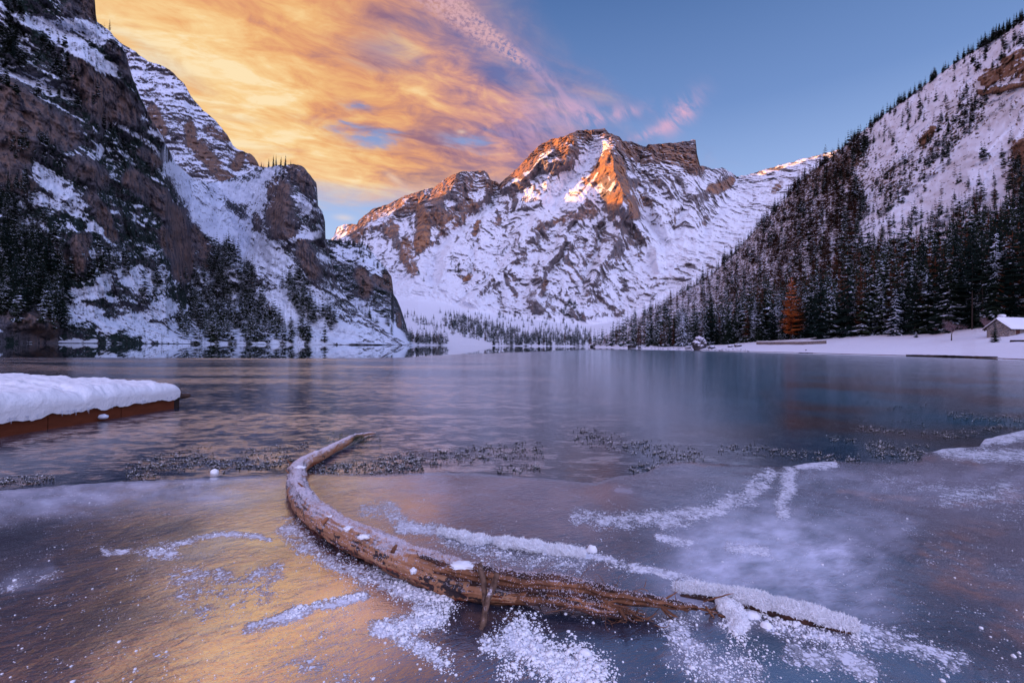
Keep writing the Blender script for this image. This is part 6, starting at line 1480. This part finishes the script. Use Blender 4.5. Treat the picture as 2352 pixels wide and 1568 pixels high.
# loose snow crumbs
def crumbs():
    g = np.random.default_rng(55)
    dens = Z6([([(0, 1450), (100, 1540)], 70, 1.0), ([(600, 1250), (700, 1180)], 30, .3), ([(880, 1230), (1000, 1260), (1100, 1300)], 50, .9), ([(1100, 1290), (1300, 1360), (1450, 1380)], 50, .5), ([(760, 1280), (840, 1370)], 40, .8), ([(40, 900), (200, 980)], 30, .4), ([(600, 1500), (900, 1480)], 80, .25), ([(500, 1300), (560, 1400)], 60, .2)]) + \
        Z5([([(880, 1040), (1000, 1080), (1130, 1110)], 70, 1.0), ([(1000, 1190), (1130, 1180), (1080, 1240), (900, 1290), (760, 1290)], 55, .9), ([(1560, 1290), (1640, 1400), (1780, 1500), (1950, 1560)], 100, 1.0), ([(1380, 1380), (1480, 1400)], 60, .5), ([(1550, 1480), (1500, 1560)], 60, .6), ([(880, 1340), (1010, 1400), (1150, 1480)], 50, .5), ([(230, 700), (330, 790), (440, 860), (600, 950), (800, 1010)], 60, .35), ([(650, 1085), (500, 1110), (380, 1140), (220, 1190)], 16, .9), ([(1150, 780), (1400, 840), (1900, 880)], 50, .35), ([(880, 680), (1080, 700)], 30, .5)]) + Z8([([(1000, 720), (1200, 650), (1480, 580), (1700, 590)], 18, .5), ([(1900, 1160), (2060, 1110)], 18, .6)])
    X = g.uniform(-50, 2400, 260000); Y = 1600 - 520 * g.random(260000) ** 1.2
    Y = 1080 + 540 * np.sqrt(g.random(260000)); 
    wx = X + 18 * fbm(np.stack([X / 60, Y / 40, 0 * X], -1), 4); wy = Y + 12 * fbm(np.stack([X / 60, Y / 40, 0 * X + 5], -1), 4)
    d = strokes(wx, wy, dens, .9) * (.35 + 1.1 * np.clip(fbm(np.stack([X / 22, Y / 12, 0 * X], -1), 3) + .25, 0, 1)) + .004
    ok = g.random(len(X)) < d * .85; X, Y, d = X[ok], Y[ok], d[ok]
    P = on_plane(X, Y, 0.0); P[:, 2] = .028 + .018 * np.clip(d - .35, 0, 1)
    n = len(P); print('crumbs', n)
    size = .0028 * np.exp(g.normal(0, .55, n)) * (1 + 1.2 * np.clip(d - .3, 0, 1)); size = np.clip(size, .0018, .015)
    vs, fs = zip(*[lump(k, 1, .9, .75, .8, 2.2, 1) for k in range(8)])
    Vs, Fs = [], []; o = 0
    for k in range(8):
        idx = np.arange(k, n, 8); V = vs[k]; F = fs[k]
        an = g.uniform(0, 6.28, len(idx)); c, s = np.cos(an)[:, None], np.sin(an)[:, None]
        W_ = np.stack([V[None, :, 0] * c - V[None, :, 1] * s, V[None, :, 0] * s + V[None, :, 1] * c, np.broadcast_to(V[None, :, 2], (len(idx), len(V)))], -1) * size[idx][:, None, None] + P[idx][:, None]
        Vs.append(W_.reshape(-1, 3)); Fs.append((F[None] + (o + np.arange(len(idx)) * len(V))[:, None, None]).reshape(-1, 3)); o += len(idx) * len(V)
    tag(obj('snow_crumbs', mesh('snow_crumbs', np.concatenate(Vs), np.concatenate(Fs)), HOAR_M), 'loose white snow crumbs strewn over the near ice round the trunk', 'snow', kind='stuff')
crumbs()

# ------------------------------------------------------------------ frosted water weed frozen into the thin ice
def weed_mat():
    mt, nt, b = new_mat('frosted_weed'); t = nt.attr('ridge'); n = nt.noise(nt.pos(), 40, 2)
    col = nt.mix(n, (.010, .014, .008), (.055, .045, .022)); col = nt.mix(nt.ss(nt.add(t, nt.mul(nt.sub(n, .5), 1.3)), .52, .80), col, (.82, .80, .84))
    principled(nt, b, col, .85, .1); return mt
def weeds():
    WM = weed_mat(); g = np.random.default_rng(66)
    pats = [([(310, 1087), (390, 1064), (470, 1052)], 22, 1.0, 'clump of white-frosted weed left of the trunk bend'), ([(490, 1074), (560, 1066), (660, 1062)], 14, .8, 'strip of frosted weed touching the trunk bend from the left'), ([(560, 1042), (640, 1036), (700, 1026)], 9, .5, 'sparse frosted weed behind the trunk bend'),
            ([(720, 1082), (830, 1077), (960, 1071)], 15, 1.0, 'long frosted weed strip just right of the trunk bend'), ([(880, 1064), (1000, 1052), (1100, 1042), (1232, 1036)], 17, 1.0, 'broad dark frosted weed bank behind the shore ice edge'), ([(1150, 1079), (1236, 1076)], 8, .7, 'small weed patch at the ice edge below the broad bank'),
            ([(1335, 1004), (1420, 1018), (1500, 1034), (1600, 1050)], 20, 1.0, 'large isolated frosted weed island in the middle of the ice'), ([(1452, 1077), (1512, 1071)], 10, 1.0, 'small weed patch beside the orange ice edge'), ([(1660, 1030), (1750, 1036), (1900, 1053), (1965, 1058)], 11, .9, 'long thin frosted weed strip along the ice edge'),
            ([(2010, 1030), (2060, 1040), (2115, 1046)], 22, 1.0, 'dense white-frosted weed mound in the corner of the ice edge'), ([(1975, 986), (2080, 994)], 7, .8, 'frosted weed streak beyond the dense mound'), ([(2120, 996), (2190, 1002)], 8, .8, 'short weed streak right of the streak beyond the mound'), ([(2180, 955), (2270, 962), (2370, 958)], 9, 1.0, 'white frosted weed bank reaching the picture edge'),
            ([(2050, 966), (2120, 975)], 6, .7, 'thin weed streak in the open dark ice'), ([(1900, 1008), (1960, 1014)], 7, .6, 'faint small weed patch left of the weed streaks'), ([(0, 1108), (120, 1102)], 9, .7, 'weed fringe along the ice edge at the far left'), ([(2200, 1000), (2280, 985), (2370, 975)], 10, .8, 'frosted weed belt next to the shore ice corner'), ([(2040, 935), (2130, 932)], 4, .6, 'farthest faint weed streak in the ice')]
    for pl, w, dn, lab in pats:
        L = sum(math.hypot(pl[i + 1][0] - pl[i][0], pl[i + 1][1] - pl[i][1]) for i in range(len(pl) - 1)); n0 = int(L * w * 3.6 * dn)
        xs = [p[0] for p in pl]; ys = [p[1] for p in pl]
        X = g.uniform(min(xs) - w, max(xs) + w, n0 * 4); Y = g.uniform(min(ys) - w * 1.2, max(ys) + w * 1.2, n0 * 4)
        wx = X + 12 * fbm(np.stack([X / 30, Y / 15, 0 * X], -1), 4); wy = Y + 6 * fbm(np.stack([X / 30, Y / 15, 0 * X + 5], -1), 4)
        d = seg_dist(wx, wy, pl)[0] / w; ok = g.random(len(X)) < np.clip(1.35 - d, 0, 1) * .34 * np.clip(-.10 + 2.2 * fbm(np.stack([X / 18, Y / 6, 0 * X], -1), 4, .65), 0.03, 1)
        X, Y = X[ok], Y[ok]; P = on_plane(X, Y, 0.0); P[:, 2] = .004; n = len(P)
        if n == 0: continue
        hs = .017 + .017 * g.random(n); nb = 3; P = np.repeat(P, nb, 0); n *= nb; hs = np.repeat(hs, nb)
        a = g.uniform(0, 6.28, n); sl = g.uniform(.2, 1.1, n); d1 = np.stack([np.cos(a) * sl, np.sin(a) * sl, np.ones(n)], -1); d1 /= np.linalg.norm(d1, axis=1, keepdims=True)
        sd = np.stack([-np.sin(a), np.cos(a), 0 * a], -1); ln = (hs * g.uniform(.6, 1.4, n))[:, None]; wd = ln * .13
        V = np.stack([P - sd * wd * .4, P + sd * wd * .4, P + d1 * ln * .6 + sd * wd, P + d1 * ln * .6 - sd * wd, P + d1 * ln + np.array([0, 0, -.004])], 1)
        i = np.arange(n)[:, None] * 5; F4 = i + np.array([[0, 1, 2, 3]]); F3 = i + np.array([[3, 2, 4]])
        A = np.broadcast_to(np.array([0, 0, .55, .55, 1.0])[None], (n, 5)).ravel()
        tag(obj('frosted_weed', mesh('frosted_weed', V.reshape(-1, 3), [F4, F3], {'ridge': A}, False), WM), lab, 'water weed', kind='stuff')
weeds()
